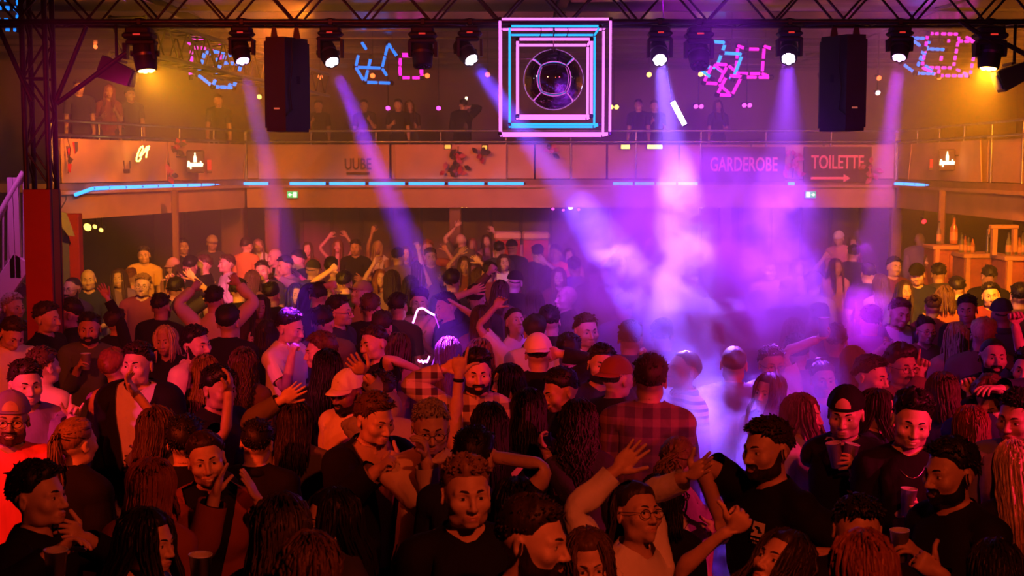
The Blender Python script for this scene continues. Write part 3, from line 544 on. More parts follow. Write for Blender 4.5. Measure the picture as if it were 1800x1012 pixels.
def bottle(px, py, Y, h, r0, m, lab, grp=None, z=None):
    b = at(px, py, Y); b[2] = b[2] if z is None else z; r = empty('bottle', b, lab, 'bottle', grp)
    MB().lathe([(0, 0), (r0, 0), (r0 * 1.02, .02 * h), (r0, .55 * h), (r0 * .42, .70 * h), (r0 * .36, .95 * h), (r0 * .42, .955 * h), (r0 * .42, h), (0, h)], n=14).build('glass', m, r)
    MB().lathe([(r0 * 1.03, .12 * h), (r0 * 1.03, .42 * h)], n=14).build('label_band', M_BAR2, r); MB().lathe([(r0 * .45, .93 * h), (r0 * .45, 1.01 * h), (0, 1.01 * h)], n=10).build('cap', M_BLACK, r)
bottle(1676, 428, 20.5, .42, .058, M_AMB, 'giant amber display bottle on the red bar counter'); bottle(1650, 428, 20.6, .34, .035, M_GLS, 'slim grey bottle left of the giant amber bottle')
rr = random.Random(8); WHERE = ('on the counter beside the taps', 'on the bar at the right edge')
for i, (x, y, Y, h) in enumerate(((1690, 442, 19, .26), (1696, 445, 18.9, .24), (1702, 446, 18.8, .22), (1709, 446, 18.8, .2), (1772, 452, 17.3, .30), (1779, 452, 17.3, .26), (1784, 451, 17.4, .30), (1791, 452, 17.3, .24), (1797, 452, 17.3, .3))):
    bottle(x, y, 18.7 if i < 4 else 17.45, h, .034, (M_GLS, M_AMB)[i % 2], '%s %s bottle from the left %s' % (('first', 'second', 'third', 'fourth', 'fifth', 'sixth', 'seventh', 'eighth', 'ninth')[i], ('grey green', 'amber')[i % 2], WHERE[i > 3]), 'bottles on the right bar', ZB2 if i < 4 else ZB3)
for x, l in ((1736, 'left tall pale beer tap column on the bar'), (1744, 'right tall pale beer tap column on the bar')):
    b = at(x, 442, 18.6); b[2] = ZB2; r = empty('beer_tap', b, l, 'beer tap'); MB().lathe([(.0, 0), (.035, 0), (.025, .03), (.022, .30), (.026, .31), (.0, .33)], n=12).build('column', M_STEEL, r); MB().tube((0, -.02, .24), (0, -.10, .21), .010, 8).build('spout', M_STEEL, r); MB().tube((0, -.03, .26), (0, -.05, .36), .012, 8).build('handle', M_BAR2, r)
b = at(1763, 445, 17.4); b[2] = ZB3 + .17; r = empty('arch_stand', b, 'orange wooden arch stand on the bar at right', 'stand'); MB().box((-.12, 0, .0), (.06, .08, .34)).build('leg', M_BAR2, r); MB().box((.0, 0, .19), (.36, .10, .05), bev=.01).build('shelf', M_BAR2, r); MB().box((.14, 0, .02), (.05, .08, .3)).build('leg', M_BAR2, r)

# ---------------------------------------------------------------- body engine
# A human template is modelled as a smooth field, meshed, weighted to a skeleton and then posed for every person.
def nrm(v):
    v = np.asarray(v, float)
    return v / (np.linalg.norm(v) + 1e-12)

class Field:
    def __init__(s, lo, hi, h):
        s.lo = np.array(lo, float); s.h = h
        s.n = np.ceil((np.array(hi) - s.lo) / h).astype(int) + 1
        s.F = np.full(s.n, 0.08, np.float32)
        s.ax = [(s.lo[i] + h * np.arange(s.n[i])).astype(np.float32) for i in range(3)]
    def sl(s, lo, hi, pad):
        r = []
        for i in range(3):
            a = int(max(0, math.floor((lo[i] - pad - s.lo[i]) / s.h)))
            b = int(min(s.n[i], math.ceil((hi[i] + pad - s.lo[i]) / s.h) + 1))
            r.append(slice(a, max(a, b)))
        return tuple(r)
    def put(s, lo, hi, fn, k=0.01, sub=False):
        q = s.sl(lo, hi, 0.03 + k)
        X = s.ax[0][q[0]][:, None, None]; Y = s.ax[1][q[1]][None, :, None]; Z = s.ax[2][q[2]][None, None, :]
        d = fn(X, Y, Z).astype(np.float32)
        A = s.F[q]
        if sub:
            d = -d
            h = np.clip(.5 - .5 * (d - A) / k, 0, 1)      # smooth max
            s.F[q] = A * h + d * (1 - h) + k * h * (1 - h)
        else:
            h = np.clip(.5 + .5 * (d - A) / k, 0, 1)
            s.F[q] = d * (1 - h) + A * h - k * h * (1 - h)
    def cone(s, a, b, ra, rb, k=.01, sub=False):
        a = np.asarray(a, float); b = np.asarray(b, float); ba = b - a; L = ba @ ba + 1e-12; R = max(ra, rb)
        def fn(X, Y, Z):
            x, y, z = X - a[0], Y - a[1], Z - a[2]
            t = np.clip((x * ba[0] + y * ba[1] + z * ba[2]) / L, 0, 1)
            return np.sqrt((x - t * ba[0]) ** 2 + (y - t * ba[1]) ** 2 + (z - t * ba[2]) ** 2) - (ra + (rb - ra) * t)
        s.put(np.minimum(a, b) - R, np.maximum(a, b) + R, fn, k, sub)
    def ell(s, c, r, k=.01, sub=False, M=None):
        c = np.asarray(c, float); r = np.asarray(r, float)
        def fn(X, Y, Z):
            x, y, z = X - c[0], Y - c[1], Z - c[2]
            if M is not None:
                x, y, z = (M[0][0] * x + M[0][1] * y + M[0][2] * z, M[1][0] * x + M[1][1] * y + M[1][2] * z,
                           M[2][0] * x + M[2][1] * y + M[2][2] * z)
            k0 = np.sqrt((x / r[0]) ** 2 + (y / r[1]) ** 2 + (z / r[2]) ** 2)
            k1 = np.sqrt((x / r[0] ** 2) ** 2 + (y / r[1] ** 2) ** 2 + (z / r[2] ** 2) ** 2) + 1e-6
            return k0 * (k0 - 1) / k1
        R = r if M is None else np.full(3, r.max())
        s.put(c - R, c + R, fn, k, sub)
    def loft(s, rows, k=.02, grow=0., e=2.4):
        z = np.array([r[0] for r in rows]); wx = np.array([r[1] for r in rows]) + grow; wy = np.array([r[2] for r in rows]) + grow; cy = np.array([r[3] for r in rows])
        def fn(X, Y, Z):
            zz = np.clip(Z, z[0], z[-1])
            ax, ay, c = np.interp(zz, z, wx), np.interp(zz, z, wy), np.interp(zz, z, cy)
            q = ((np.abs(X) / ax) ** e + (np.abs(Y - c) / ay) ** e) ** (1 / e)
            d = (q - 1) * np.minimum(ax, ay) * 0.9
            dz = np.maximum(z[0] - Z, Z - z[-1])
            return np.where(dz > 0, np.sqrt(np.maximum(d, 0) ** 2 + dz ** 2) + np.minimum(d, 0), d)
        s.put((-wx.max(), (cy - wy).min(), z[0]), (wx.max(), (cy + wy).max(), z[-1]), fn, k)
    def mesh(s):
        import openvdb as vdb
        g = vdb.FloatGrid(background=0.08)
        g.copyFromArray(np.ascontiguousarray(s.F))
        g.transform = vdb.createLinearTransform(voxelSize=s.h)
        p, q = g.convertToQuads(isovalue=0.0)
        return np.asarray(p, float) + s.lo, np.asarray(q, int)

S45 = math.sqrt(.5)
SHX, SHY, SHZ = {'m': .178, 'f': .155}, .018, {'m': 1.405, 'f': 1.395}
LUA, LFA = .285, .255
def joints(sex):
    J = {}
    for sd, n in ((1, 'L'), (-1, 'R')):
        S = np.array([sd * SHX[sex], SHY, SHZ[sex]]); a = np.array([sd * S45, 0, -S45])
        E = S + a * LUA; W = E + a * LFA
        J['S' + n], J['E' + n], J['W' + n] = S, E, W
        hx = .088 if sex == 'm' else .085
        J['H' + n] = np.array([sd * hx, 0.005, .92]); J['K' + n] = np.array([sd * (hx + .012), -.012, .50]); J['A' + n] = np.array([sd * (hx + .017), .025, .085])
        J['T' + n] = J['A' + n] + np.array([sd * .03, -.13, -.045])
        t = np.array([0, -1., 0]); p = np.array([-sd * S45, 0, -S45])
        F = {}
        for i, (off, ln, spread) in enumerate(((.030, .072, .16), (.010, .080, .04), (-.010, .074, -.07), (-.029, .058, -.2))):
            b = W + a * .088 + t * off; d = nrm(a + t * spread)
            F[i] = [b, b + d * ln * .45, b + d * ln * .75, b + d * ln]
        b = W + a * .025 + t * .028 + p * .006; d = nrm(a * .72 + t * .62 + p * .32); d2 = nrm(a * .86 + t * .42 + p * .28)
        F[4] = [b, b + d * .042, b + d * .042 + d2 * .030, b + d * .042 + d2 * .055]
        J['F' + n] = F
    return J

TORSO = {
 'm': [(.84, .150, .100, .012), (.90, .170, .116, .012), (.96, .168, .116, .008), (1.04, .155, .108, 0), (1.12, .150, .106, -.002), (1.20, .158, .112, 0), (1.29, .170, .120, .004), (1.36, .172, .114, .012), (1.41, .155, .094, .018), (1.45, .110, .074, .022), (1.49, .066, .062, .024)],
 'f': [(.84, .150, .102, .014), (.90, .172, .120, .014), (.96, .166, .114, .010), (1.04, .138, .098, 0), (1.12, .130, .092, -.004), (1.20, .138, .096, 0), (1.29, .148, .100, .006), (1.36, .150, .098, .014), (1.41, .135, .084, .020), (1.45, .096, .066, .022), (1.49, .056, .054, .024)]}

def limbs(f, J, sex, g=0., sleeves=True, hands=True, feet=True, legs=True):
    m = sex == 'm'
    ru, re, rw = (.055, .042, .029) if m else (.045, .036, .025)
    for n in 'LR':
        S, E, W = J['S' + n], J['E' + n], J['W' + n]
        if sleeves:
            f.ell(S + np.array([0, 0, -.012]), np.array([.066, .062, .068]) * (1 if m else .86) + g, k=.03)
            f.cone((0, .028, 1.475), S + np.array([0, .012, .02]), .045 + g * .5, .045 * (1 if m else .85) + g * .6, k=.03)
            f.cone(S, E, ru + g, re + g, k=.02)
            f.cone(S + (E - S) * .3, S + (E - S) * .75, ru * .95 + g, re * 1.05 + g, k=.02)
            f.cone(E, E + (W - E) * .35, re + g, (.043 if m else .036) + g, k=.02)
            f.cone(E + (W - E) * .3, W, (.042 if m else .035) + g, rw + g, k=.015)
        if hands:
            sd = 1 if n == 'L' else -1
            a = np.array([sd * S45, 0, -S45]); p = np.array([-sd * S45, 0, -S45]); F = J['F' + n]
            M = np.array([a, [0, 1, 0], p])
            f.ell(W + a * .055, (.052, .043, .017), k=.012, M=M)
            f.cone(W - a * .01, W + a * .03, rw * .95, .022, k=.012)
            for i in range(4):
                f.cone(W + a * .03 + np.array([0, -1, 0]) * (.018, .006, -.006, -.017)[i], F[i][0], .013, .0115, k=.008)
            f.cone(F[4][0], F[4][1], .0155, .0125, k=.008)
            for i in range(5):
                r = (.0095, .0100, .0095, .0083, .0115)[i] * (1 if m else .92)
                for j in range(0 if i < 4 else 1, 3):
                    f.cone(F[i][j], F[i][j + 1], r - .0007 * j, r - .0007 * (j + 1), k=.0035)
        if legs:
            H, K, A = J['H' + n], J['K' + n], J['A' + n]
            f.cone(H, K, (.088 if m else .09) + g, .058 + g, k=.03)
            f.cone(K, K + (A - K) * .35 + np.array([0, .02, 0]), .054 + g, .056 + g, k=.02)
            f.cone(K + (A - K) * .3 + np.array([0, .015, 0]), A, .054 + g, .036 + g * 1.6, k=.02)
        if feet:
            A, T = J['A' + n], J['T' + n]
            f.cone(A + np.array([0, .01, -.035]), T, .042 + g, .036 + g, k=.02)
            f.ell(T + np.array([0, .01, 0]), (.045 + g, .07 + g, .035 + g), k=.02)

def head_field(f, sex):
    m = sex == 'm'; w = 1. if m else .94
    f.cone((0, .026, 1.44), (0, .004, 1.575), .060 if m else .050, .056 if m else .048, k=.03)
    f.ell((0, .008, 1.668), (.0765 * w, .098, .090), k=.02)                       # skull
    f.ell((0, -.030, 1.612), (.061 * w, .066, .078), k=.03)                        # face
    f.cone((-.040 * w, -.030, 1.572), (.040 * w, -.030, 1.572), .022 if m else .018, .022 if m else .018, k=.03)   # jaw
    f.ell((0, -.083, 1.553), (.022 if m else .016, .016, .016), k=.03)             # chin
    for s_ in (1, -1):
        f.ell((s_ * .047 * w, -.068, 1.620), (.020, .018, .018), k=.03)            # cheek
        f.cone((s_ * .012, -.091, 1.664), (s_ * .046 * w, -.074, 1.662), .0095 if m else .006, .008, k=.018)   # brow ridge
    for s_ in (1, -1):
        f.ell((s_ * .031 * w, -.104, 1.645), (.021, .017, .0125), k=.014, sub=True)   # sockets
    for s_ in (1, -1):
        f.ell((s_ * .031 * w, -.0765, 1.6445), (.0150, .0140, .0128), k=.003)           # lids
    f.cone((0, -.094, 1.652), (0, -.116, 1.612), .0072, .0105 if m else .009, k=.012)   # nose
    for s_ in (1, -1):
        f.ell((s_ * .0115, -.103, 1.608), (.0085, .011, .0075), k=.008)
    f.ell((0, -.088, 1.577), (.026, .014, .014), k=.012)                            # mouth mound
    f.ell((0, -.1000, 1.5835), (.0205, .0068, .0042), k=.005)
    f.ell((0, -.0985, 1.5738), (.0185, .0072, .0050), k=.005)
    f.ell((0, -.1070, 1.5788), (.0235, .009, .0016), k=.003, sub=True)
    for s_ in (1, -1):                                                              # ears
        c, sn = math.cos(.35), math.sin(.35)
        M = np.array([[c, s_ * sn, 0], [-s_ * sn, c, 0], [0, 0, 1.]])
        f.ell((s_ * .080 * w, .012, 1.637), (.0085, .019, .031), k=.006, M=M)
        f.ell((s_ * .0875 * w, .006, 1.640), (.006, .009, .016), k=.006, sub=True)

def make_field(sex, part):
    J = joints(sex)
    hi = {'body': .004, 'top': .008, 'legs': .010, 'shoe': .008}[part]
    f = Field((-.80, -.21, -.02), (.80, .20, 1.79), hi) if part == 'body' else Field((-.72, -.22, -.02), (.72, .22, 1.62), hi)
    T = TORSO[sex]
    if part == 'body':
        f.loft(T); limbs(f, J, sex)
        if sex == 'f':
            for s_ in (1, -1): f.ell((s_ * .068, -.078, 1.262), (.062, .056, .060), k=.03)
        for s_ in (1, -1): f.ell((s_ * .075, .06, .93), (.078, .075, .09), k=.04)
        head_field(f, sex)
    elif part == 'top':
        ch = max(r[1] for r in T if 1.2 < r[0] < 1.4); hp = [r for r in T if r[0] < .95]
        rows = []
        for (z, wx, wy, cy) in T:
            if z < 1.30: wx = max(wx, ch - (.012 if sex == 'm' else .02)); wy = max(wy, .108 if sex == 'm' else .104)
            rows.append((z, wx, wy, cy))
        rows.insert(0, (.78, rows[0][1] + .01, rows[0][2] + .008, rows[0][3]))
        f.loft(rows, grow=.014)
        limbs(f, J, sex, g=.013, hands=False, feet=False, legs=False)
        if sex == 'f':
            for s_ in (1, -1): f.ell((s_ * .066, -.080, 1.262), (.070, .062, .066), k=.05)
        f.cone((0, .026, 1.44), (0, .006, 1.56), .066 if sex == 'm' else .056, .062 if sex == 'm' else .055, k=.03)
    elif part == 'legs':
        f.loft([r for r in T if r[0] < 1.06], grow=.008)
        for s_ in (1, -1): f.ell((s_ * .075, .06, .93), (.085, .082, .097), k=.04)
        limbs(f, J, sex, g=.012, sleeves=False, hands=False, feet=False)
    else:
        limbs(f, J, sex, g=.008, sleeves=False, hands=False, legs=False)
    return f

def py_decimate(P, Q, target, prot=None):
    me = bpy.data.meshes.new('tmp'); me.from_pydata(P.tolist(), [], [tuple(int(i) for i in q) for q in Q])
    o = bpy.data.objects.new('tmp', me); bpy.context.scene.collection.objects.link(o)
    if prot is not None:
        vg = o.vertex_groups.new(name='p')
        for lv in np.unique(prot):
            vg.add(np.nonzero(prot == lv)[0].tolist(), float(lv), 'REPLACE')
    tri = sum(1 for q in Q for _ in (0,)) * (2 if Q.shape[1] == 4 else 1)
    md = o.modifiers.new('d', 'DECIMATE'); md.ratio = min(1., target / tri)
    if prot is not None:
        md.vertex_group = 'p'; md.vertex_group_factor = 1.0; md.invert_vertex_group = False
    dg = bpy.context.evaluated_depsgraph_get(); ev = o.evaluated_get(dg).data
    n = len(ev.vertices); p = np.empty(n * 3, np.float32); ev.vertices.foreach_get('co', p)
    ev.calc_loop_triangles(); t = np.empty(len(ev.loop_triangles) * 3, np.int32); ev.loop_triangles.foreach_get('vertices', t)
    bpy.data.objects.remove(o); bpy.data.meshes.remove(me)
    return p.reshape(-1, 3).astype(float), t.reshape(-1, 3)

# ---- skeleton
def skeleton(sex):
    J = joints(sex); B = []
    def b(name, par, h, t, r): B.append((name, par, np.asarray(h, float), np.asarray(t, float), r))
    b('pelvis', None, (0, .01, .95), (0, .005, 1.04), .15)
    b('spine', 'pelvis', (0, .005, 1.04), (0, 0, 1.20), .13)
    b('chest', 'spine', (0, 0, 1.20), (0, .022, 1.43), .15)
    b('neck', 'chest', (0, .026, 1.46), (0, .008, 1.55), .055)
    b('head', 'neck', (0, .006, 1.575), (0, -.01, 1.70), .095)
    for n in 'LR':
        sd = 1 if n == 'L' else -1
        b('ua' + n, 'chest', J['S' + n], J['E' + n], .055); b('fa' + n, 'ua' + n, J['E' + n], J['W' + n], .04)
        a = np.array([sd * S45, 0, -S45])
        b('ha' + n, 'fa' + n, J['W' + n], J['W' + n] + a * .08, .03)
        for i in range(5):
            F = J['F' + n][i]
            for j in range(3): b('f%d%d%s' % (i, j, n), 'ha' + n if j == 0 else 'f%d%d%s' % (i, j - 1, n), F[j], F[j + 1], .009)
        b('th' + n, 'pelvis', J['H' + n], J['K' + n], .08); b('sh' + n, 'th' + n, J['K' + n], J['A' + n], .05); b('ft' + n, 'sh' + n, J['A' + n], J['T' + n], .045)
    return B

def weights(P, T, B, iters, allow=None):
    best = np.full(len(P), 9.); idx = np.zeros(len(P), int)
    for i, (nm, par, h, t, r) in enumerate(B):
        if allow and not allow(nm): continue
        d = t - h; L = d @ d
        u = np.clip(((P - h) @ d) / L, 0, 1)
        dist = np.linalg.norm(P - h - u[:, None] * d, axis=1) - r
        # each arm and leg only claims its own side
        if nm[-1] in 'LR' and nm[:2] in ('ua', 'fa', 'ha', 'th', 'sh', 'ft'):
            sd = 1 if nm[-1] == 'L' else -1
            dist = np.where(P[:, 0] * sd < 0, 9., dist)
        if nm[:2] == 'ua': dist = np.where(np.abs(P[:, 0]) < abs(h[0]) - .045, dist + .05, dist)
        m = dist < best; best[m] = dist[m]; idx[m] = i
    W = np.zeros((len(P), len(B)), np.float32); W[np.arange(len(P)), idx] = 1
    E = np.unique(np.sort(np.concatenate([T[:, [0, 1]], T[:, [1, 2]], T[:, [2, 0]]]), axis=1), axis=0)
    deg = np.bincount(E.ravel(), minlength=len(P)).astype(np.float32)[:, None] + 1
    hand = np.array([B[i][0][0] == 'f' and B[i][0][1].isdigit() for i in idx])
    el = np.linalg.norm(P[E[:, 0]] - P[E[:, 1]], axis=1).mean()
    for it in range(iters):
        A = W.copy(); np.add.at(A, E[:, 0], W[E[:, 1]]); np.add.at(A, E[:, 1], W[E[:, 0]])
        W2 = A / deg
        if it > 2: W2[hand] = W[hand]
        W = W2
    return W / W.sum(1, keepdims=True)

def clip(P, T, g):
    """Keep the part of a triangle mesh where the vertex scalar g is >= 0."""
    P = list(map(np.asarray, P)); g = list(g); out = []; cache = {}
    def cut(i, j):
        k = (min(i, j), max(i, j))
        if k not in cache:
            t = g[i] / (g[i] - g[j]); P.append(P[i] + (P[j] - P[i]) * t); g.append(0.); cache[k] = len(P) - 1
        return cache[k]
    G = np.array(g); s = (G[T] >= 0).sum(1)
    out += T[s == 3].tolist()
    for a, b, c in T[(s == 1) | (s == 2)].tolist():
        for _ in range(3):
            if (g[a] >= 0) != (g[b] >= 0) and (g[a] >= 0) != (g[c] >= 0): break
            a, b, c = b, c, a
        ab, ac = cut(a, b), cut(a, c)
        if g[a] >= 0: out.append([a, ab, ac])
        else: out += [[ab, b, c], [ab, c, ac]]
    out = np.array(out); used = np.unique(out); mp = np.full(len(P), -1); mp[used] = np.arange(len(used))
    return np.array(P)[used], mp[out]

SLEEVE = {'tee': .215, 'long': .515, 'tank': -.02}
def cut_top(P, T, sex, sleeve):
    S = np.array([SHX[sex], SHY, SHZ[sex]]); x = np.abs(P[:, 0]); sc = 1. if sex == 'm' else .9
    neck = np.sqrt((P[:, 0] / (.074 * sc)) ** 2 + ((P[:, 1] - .012) / (.074 * sc)) ** 2) - 1.
    neck = np.where(P[:, 2] < 1.43, 1., neck * .08)
    if sleeve == 'tank':
        neck = np.sqrt((P[:, 0] / .095) ** 2 + ((P[:, 1] + .02) / .13) ** 2) - 1.; neck = np.where(P[:, 2] < 1.40, np.maximum(neck * .08, 1.40 - P[:, 2]), neck * .08)
    P, T = clip(P, T, neck)
    P, T = clip(P, T, P[:, 2] - .845)
    x = np.abs(P[:, 0]); d = (x - S[0]) * S45 - (P[:, 2] - S[2]) * S45
    lim = SLEEVE[sleeve]
    g = np.where(x < S[0] - .05, .3, lim - d)
    return clip(P, T, g)

TPL = {}
def template(sex):
    """near / middle / far body, garments and their weights."""
    B = skeleton(sex); D = {'B': B, 'ix': {b[0]: i for i, b in enumerate(B)}}
    f = make_field(sex, 'body'); P, Q = f.mesh()
    up = np.where(P[:, 2] > 1.53, 1., 0.)
    r = np.hypot(P[:, 0], 0); hand = (np.abs(P[:, 0]) > SHX[sex] + .375)
    pr = np.full(len(P), 1.0); pr[hand] = .35; pr[P[:, 2] > 1.52] = .15; pr[(P[:, 2] > 1.54) & (P[:, 2] < 1.69) & (P[:, 1] < -.05)] = .04
    pn, tn = py_decimate(P, Q, 10500, np.round(pr, 2))
    D['near'] = (pn, tn); D['mid'] = py_decimate(pn, tn, 4000); D['far'] = py_decimate(*D['mid'], 1500)
    for l, it in (('near', 7), ('mid', 4), ('far', 2)): D['w' + l] = weights(*D[l], B, it)
    for part, ns in (('top', (4000, 1600, 600)), ('legs', (1600, 900, 360)), ('shoe', (500, 300, 160))):
        f = make_field(sex, part); P, Q = f.mesh()
        al = {'top': lambda n: n in ('pelvis', 'spine', 'chest', 'neck') or n[:2] in ('ua', 'fa'),
              'legs': lambda n: n in ('pelvis', 'spine') or n[:2] in ('th', 'sh'), 'shoe': lambda n: n[:2] == 'ft'}[part]
        src = (P, Q)
        for l, n, it in zip(('near', 'mid', 'far'), ns, (6, 4, 2)):
            src = py_decimate(*src, n)
            if part == 'top':
                for v in SLEEVE:
                    if v == 'tank' and sex == 'm': continue
                    D[v + l] = cut_top(*src, sex, v); D['w' + v + l] = weights(*D[v + l], B, it, al)
            else:
                D[part + l] = src if part == 'shoe' else clip(*src, src[0][:, 2] - .06); D['w' + part + l] = weights(*D[part + l], B, it, al)
    TPL[sex] = D

def rot(ax, ang):
    ax = nrm(ax); c, s = math.cos(ang), math.sin(ang); x, y, z = ax
    return np.array([[c + x * x * (1 - c), x * y * (1 - c) - z * s, x * z * (1 - c) + y * s],
                     [y * x * (1 - c) + z * s, c + y * y * (1 - c), y * z * (1 - c) - x * s],
                     [z * x * (1 - c) - y * s, z * y * (1 - c) + x * s, c + z * z * (1 - c)]])
def frame(a, b):
    a = nrm(a); b = nrm(np.asarray(b) - a * (np.asarray(b) @ a)); return np.stack([a, b, np.cross(a, b)], 1)

HANDS = {  # curls of the three joints for index..little, then thumb (towards palm, bend)
 'open': ([(4, 4, 4)] * 4, (0, 5)), 'relax': ([(18, 22, 14), (22, 26, 16), (27, 30, 18), (32, 32, 20)], (18, 15)),
 'fist': ([(78, 92, 58)] * 4, (50, 42)), 'grip': ([(34, 42, 30), (34, 44, 30), (36, 44, 30), (38, 44, 30)], (42, 18)),
 'point': ([(4, 6, 4)] + [(78, 92, 58)] * 3, (45, 40)), 'two': ([(2, 4, 4), (80, 92, 58), (80, 92, 58), (4, 6, 6)], (0, 0)),
 'cupped': ([(40, 30, 20)] * 4, (25, 20))}

def pose(sex, P):
    """P: dict(lean, side, twist, hyaw, hpitch, htilt, L=(upper, fore, palm, hand), R=..., step) in the body's own frame, facing -Y. Returns bone matrices and world joints."""
    D = TPL[sex]; B = D['B']; M = {}
    rest = {b[0]: b for b in B}
    def R_of(n): return M[n][:3, :3]
    def setb(n, Rw):
        _, par, h, t, _r = rest[n]
        head = h if par is None else M[par][:3, :3] @ h + M[par][:3, 3]
        if par is None: head = h + np.array(P.get('off', (0, 0, 0)))
        if n == 'head': Rw = Rw * 1.09; head = head - np.array((0, 0, .014))
        X = np.eye(4); X[:3, :3] = Rw; X[:3, 3] = head - Rw @ h; M[n] = X
    rx = lambda d: rot((1, 0, 0), math.radians(d)); ry = lambda d: rot((0, 1, 0), math.radians(d)); rz = lambda d: rot((0, 0, 1), math.radians(d))
    le, si, tw = P.get('lean', 0), P.get('side', 0), P.get('twist', 0)
    setb('pelvis', rx(le * .25) @ ry(-si * .2))
    setb('spine', rx(le * .6) @ ry(si * .4) @ rz(tw * .5))
    setb('chest', rx(le) @ ry(si) @ rz(tw))
    hy, hp, ht = P.get('hyaw', 0), P.get('hpitch', 0), P.get('htilt', 0)
    C = R_of('chest')
    setb('neck', rz(hy * .4) @ rx(hp * .4 + le * .6) @ ry(ht * .4 + si * .5) @ rz(tw * .6))
    setb('head', rz(hy + tw * .3) @ rx(hp) @ ry(ht))
    for n in 'LR':
        sd = 1 if n == 'L' else -1
        U, Fd, palm, hand = P.get(n, ((.12 * sd, .02, -1), (.08 * sd, -.12, -1), None, 'relax'))
        U = nrm(U); Fd = nrm(Fd)
        a0 = np.array([sd * S45, 0, -S45]); h0 = np.cross(a0, np.array([0, -1., 0]))
        hg = np.cross(U, Fd)
        if np.linalg.norm(hg) < .12:
            fw = np.array([0, -1., .25]); hg = np.cross(U, fw)
            if np.linalg.norm(hg) < .1: hg = np.array([-1., 0, 0])
        hg = nrm(hg)
        F0 = frame(a0, h0)
        Ru = frame(U, hg) @ F0.T; setb('ua' + n, Ru)
        if palm is None: pf = hg
        else: pf = np.asarray(palm, float) * 1.
        # palm normal at rest is p0 = sd*h0 ; forearm carries half of the twist, the hand all of it
        p0 = np.array([-sd * S45, 0, -S45])
        if palm is None:
            Rf = frame(Fd, hg) @ F0.T; Rh = Rf
        else:
            Rh = frame(Fd, pf) @ frame(a0, p0).T
            Rn = frame(Fd, hg) @ F0.T
            q = Rn.T @ Rh; ang = math.acos(max(-1, min(1, (np.trace(q) - 1) / 2)))
            if ang > 1e-3 and ang < 3.1:
                ax = np.array([q[2, 1] - q[1, 2], q[0, 2] - q[2, 0], q[1, 0] - q[0, 1]]); Rf = Rn @ rot(ax, ang * .5)
            else: Rf = Rn
        setb('fa' + n, Rf); 
        wb = P.get('w' + n)
        if wb: Rh = Rh @ rot((0, 1, 0), math.radians(wb) * -sd)
        setb('ha' + n, Rh)
        cur, th = HANDS[hand]
        for i in range(4):
            ang = 0
            for j in range(3):
                ang += cur[i][j]
                setb('f%d%d%s' % (i, j, n), Rh @ rot((0, 1, 0), math.radians(ang) * sd))
        Rt = Rh @ rot(a0, math.radians(th[0]) * -sd)
        setb('f40' + n, Rt); setb('f41' + n, Rt @ rot((0, 1, 0), math.radians(th[1]) * sd)); setb('f42' + n, Rt @ rot((0, 1, 0), math.radians(th[1] * 1.7) * sd))
        st = P.get('step', 0) * sd
        setb('th' + n, rx(-st)); setb('sh' + n, rx(-st + abs(st) * .9 + 4)); setb('ft' + n, rx(0))
    return M

def skin(D, key, M):
    P, T = D[key]; W = D['w' + key]; B = D['B']
    A = np.stack([M[b[0]][:3, :4].ravel() for b in B]).astype(np.float32)
    X = (W @ A).reshape(-1, 3, 4)
    return np.einsum('nij,nj->ni', X[:, :, :3], P) + X[:, :, 3]

# ---------------------------------------------------------------- hair, hats, faces: all in the head's rest frame
SKC, SKR = np.array([0, .008, 1.668]), np.array([.0765, .098, .090])
def hair_cap(rng, style, w=1., na=36, ne=9):
    """Scalp shell from a hairline to the crown. Returns verts, quads-as-triangles."""
    top = {'short': .024, 'fade': .022, 'quiff': .034, 'buzz': .006, 'crop': .016, 'rec': .010, 'curls': .034}.get(style, .014)
    side = {'short': .013, 'fade': .005, 'quiff': .008, 'buzz': .005, 'crop': .009, 'rec': .008, 'curls': .028}.get(style, .014)
    front = {'rec': 62, 'buzz': 36, 'quiff': 34}.get(style, 30)
    V = []; ph = rng.uniform(0, 6, 6)
    for i in range(na):
        a = 2 * math.pi * i / na                       # 0 = front (-Y)
        c = math.cos(a)
        fr = np.interp(abs((a + math.pi) % (2 * math.pi) - math.pi), [0, .75, 1.05, 1.25, 1.75, 2.2, math.pi], [front, front - 3, 14, -4, -6, -34, -42])
        for j in range(ne + 1):
            e = math.radians(fr + (88 - fr) * (j / ne) ** .8)
            d = np.array([math.sin(a) * math.cos(e), -c * math.cos(e), math.sin(e)])
            u = j / ne; th = side + (top - side) * np.clip((math.sin(e) - .15) / .6, 0, 1)
            th *= 1 + .22 * math.sin(3 * a + ph[0] + 5 * e) + .14 * math.sin(7 * a + ph[1]) + .12 * math.sin(11 * a + 9 * e + ph[2])
            if j == 0: th = -.004
            elif j == 1: th = th * .45 + .001
            V.append(SKC + d * SKR * np.array([w, 1, 1]) + d * th)
    V.append(SKC + np.array([0, 0, SKR[2] + top])); V = np.array(V); T = []
    n = ne + 1
    for i in range(na):
        i2 = (i + 1) % na
        for j in range(ne):
            p, q, r_, s_ = i * n + j, i2 * n + j, i2 * n + j + 1, i * n + j + 1
            T += [(p, q, r_), (p, r_, s_)]
        T.append((i * n + ne, i2 * n + ne, len(V) - 1))
    return V, np.array(T)

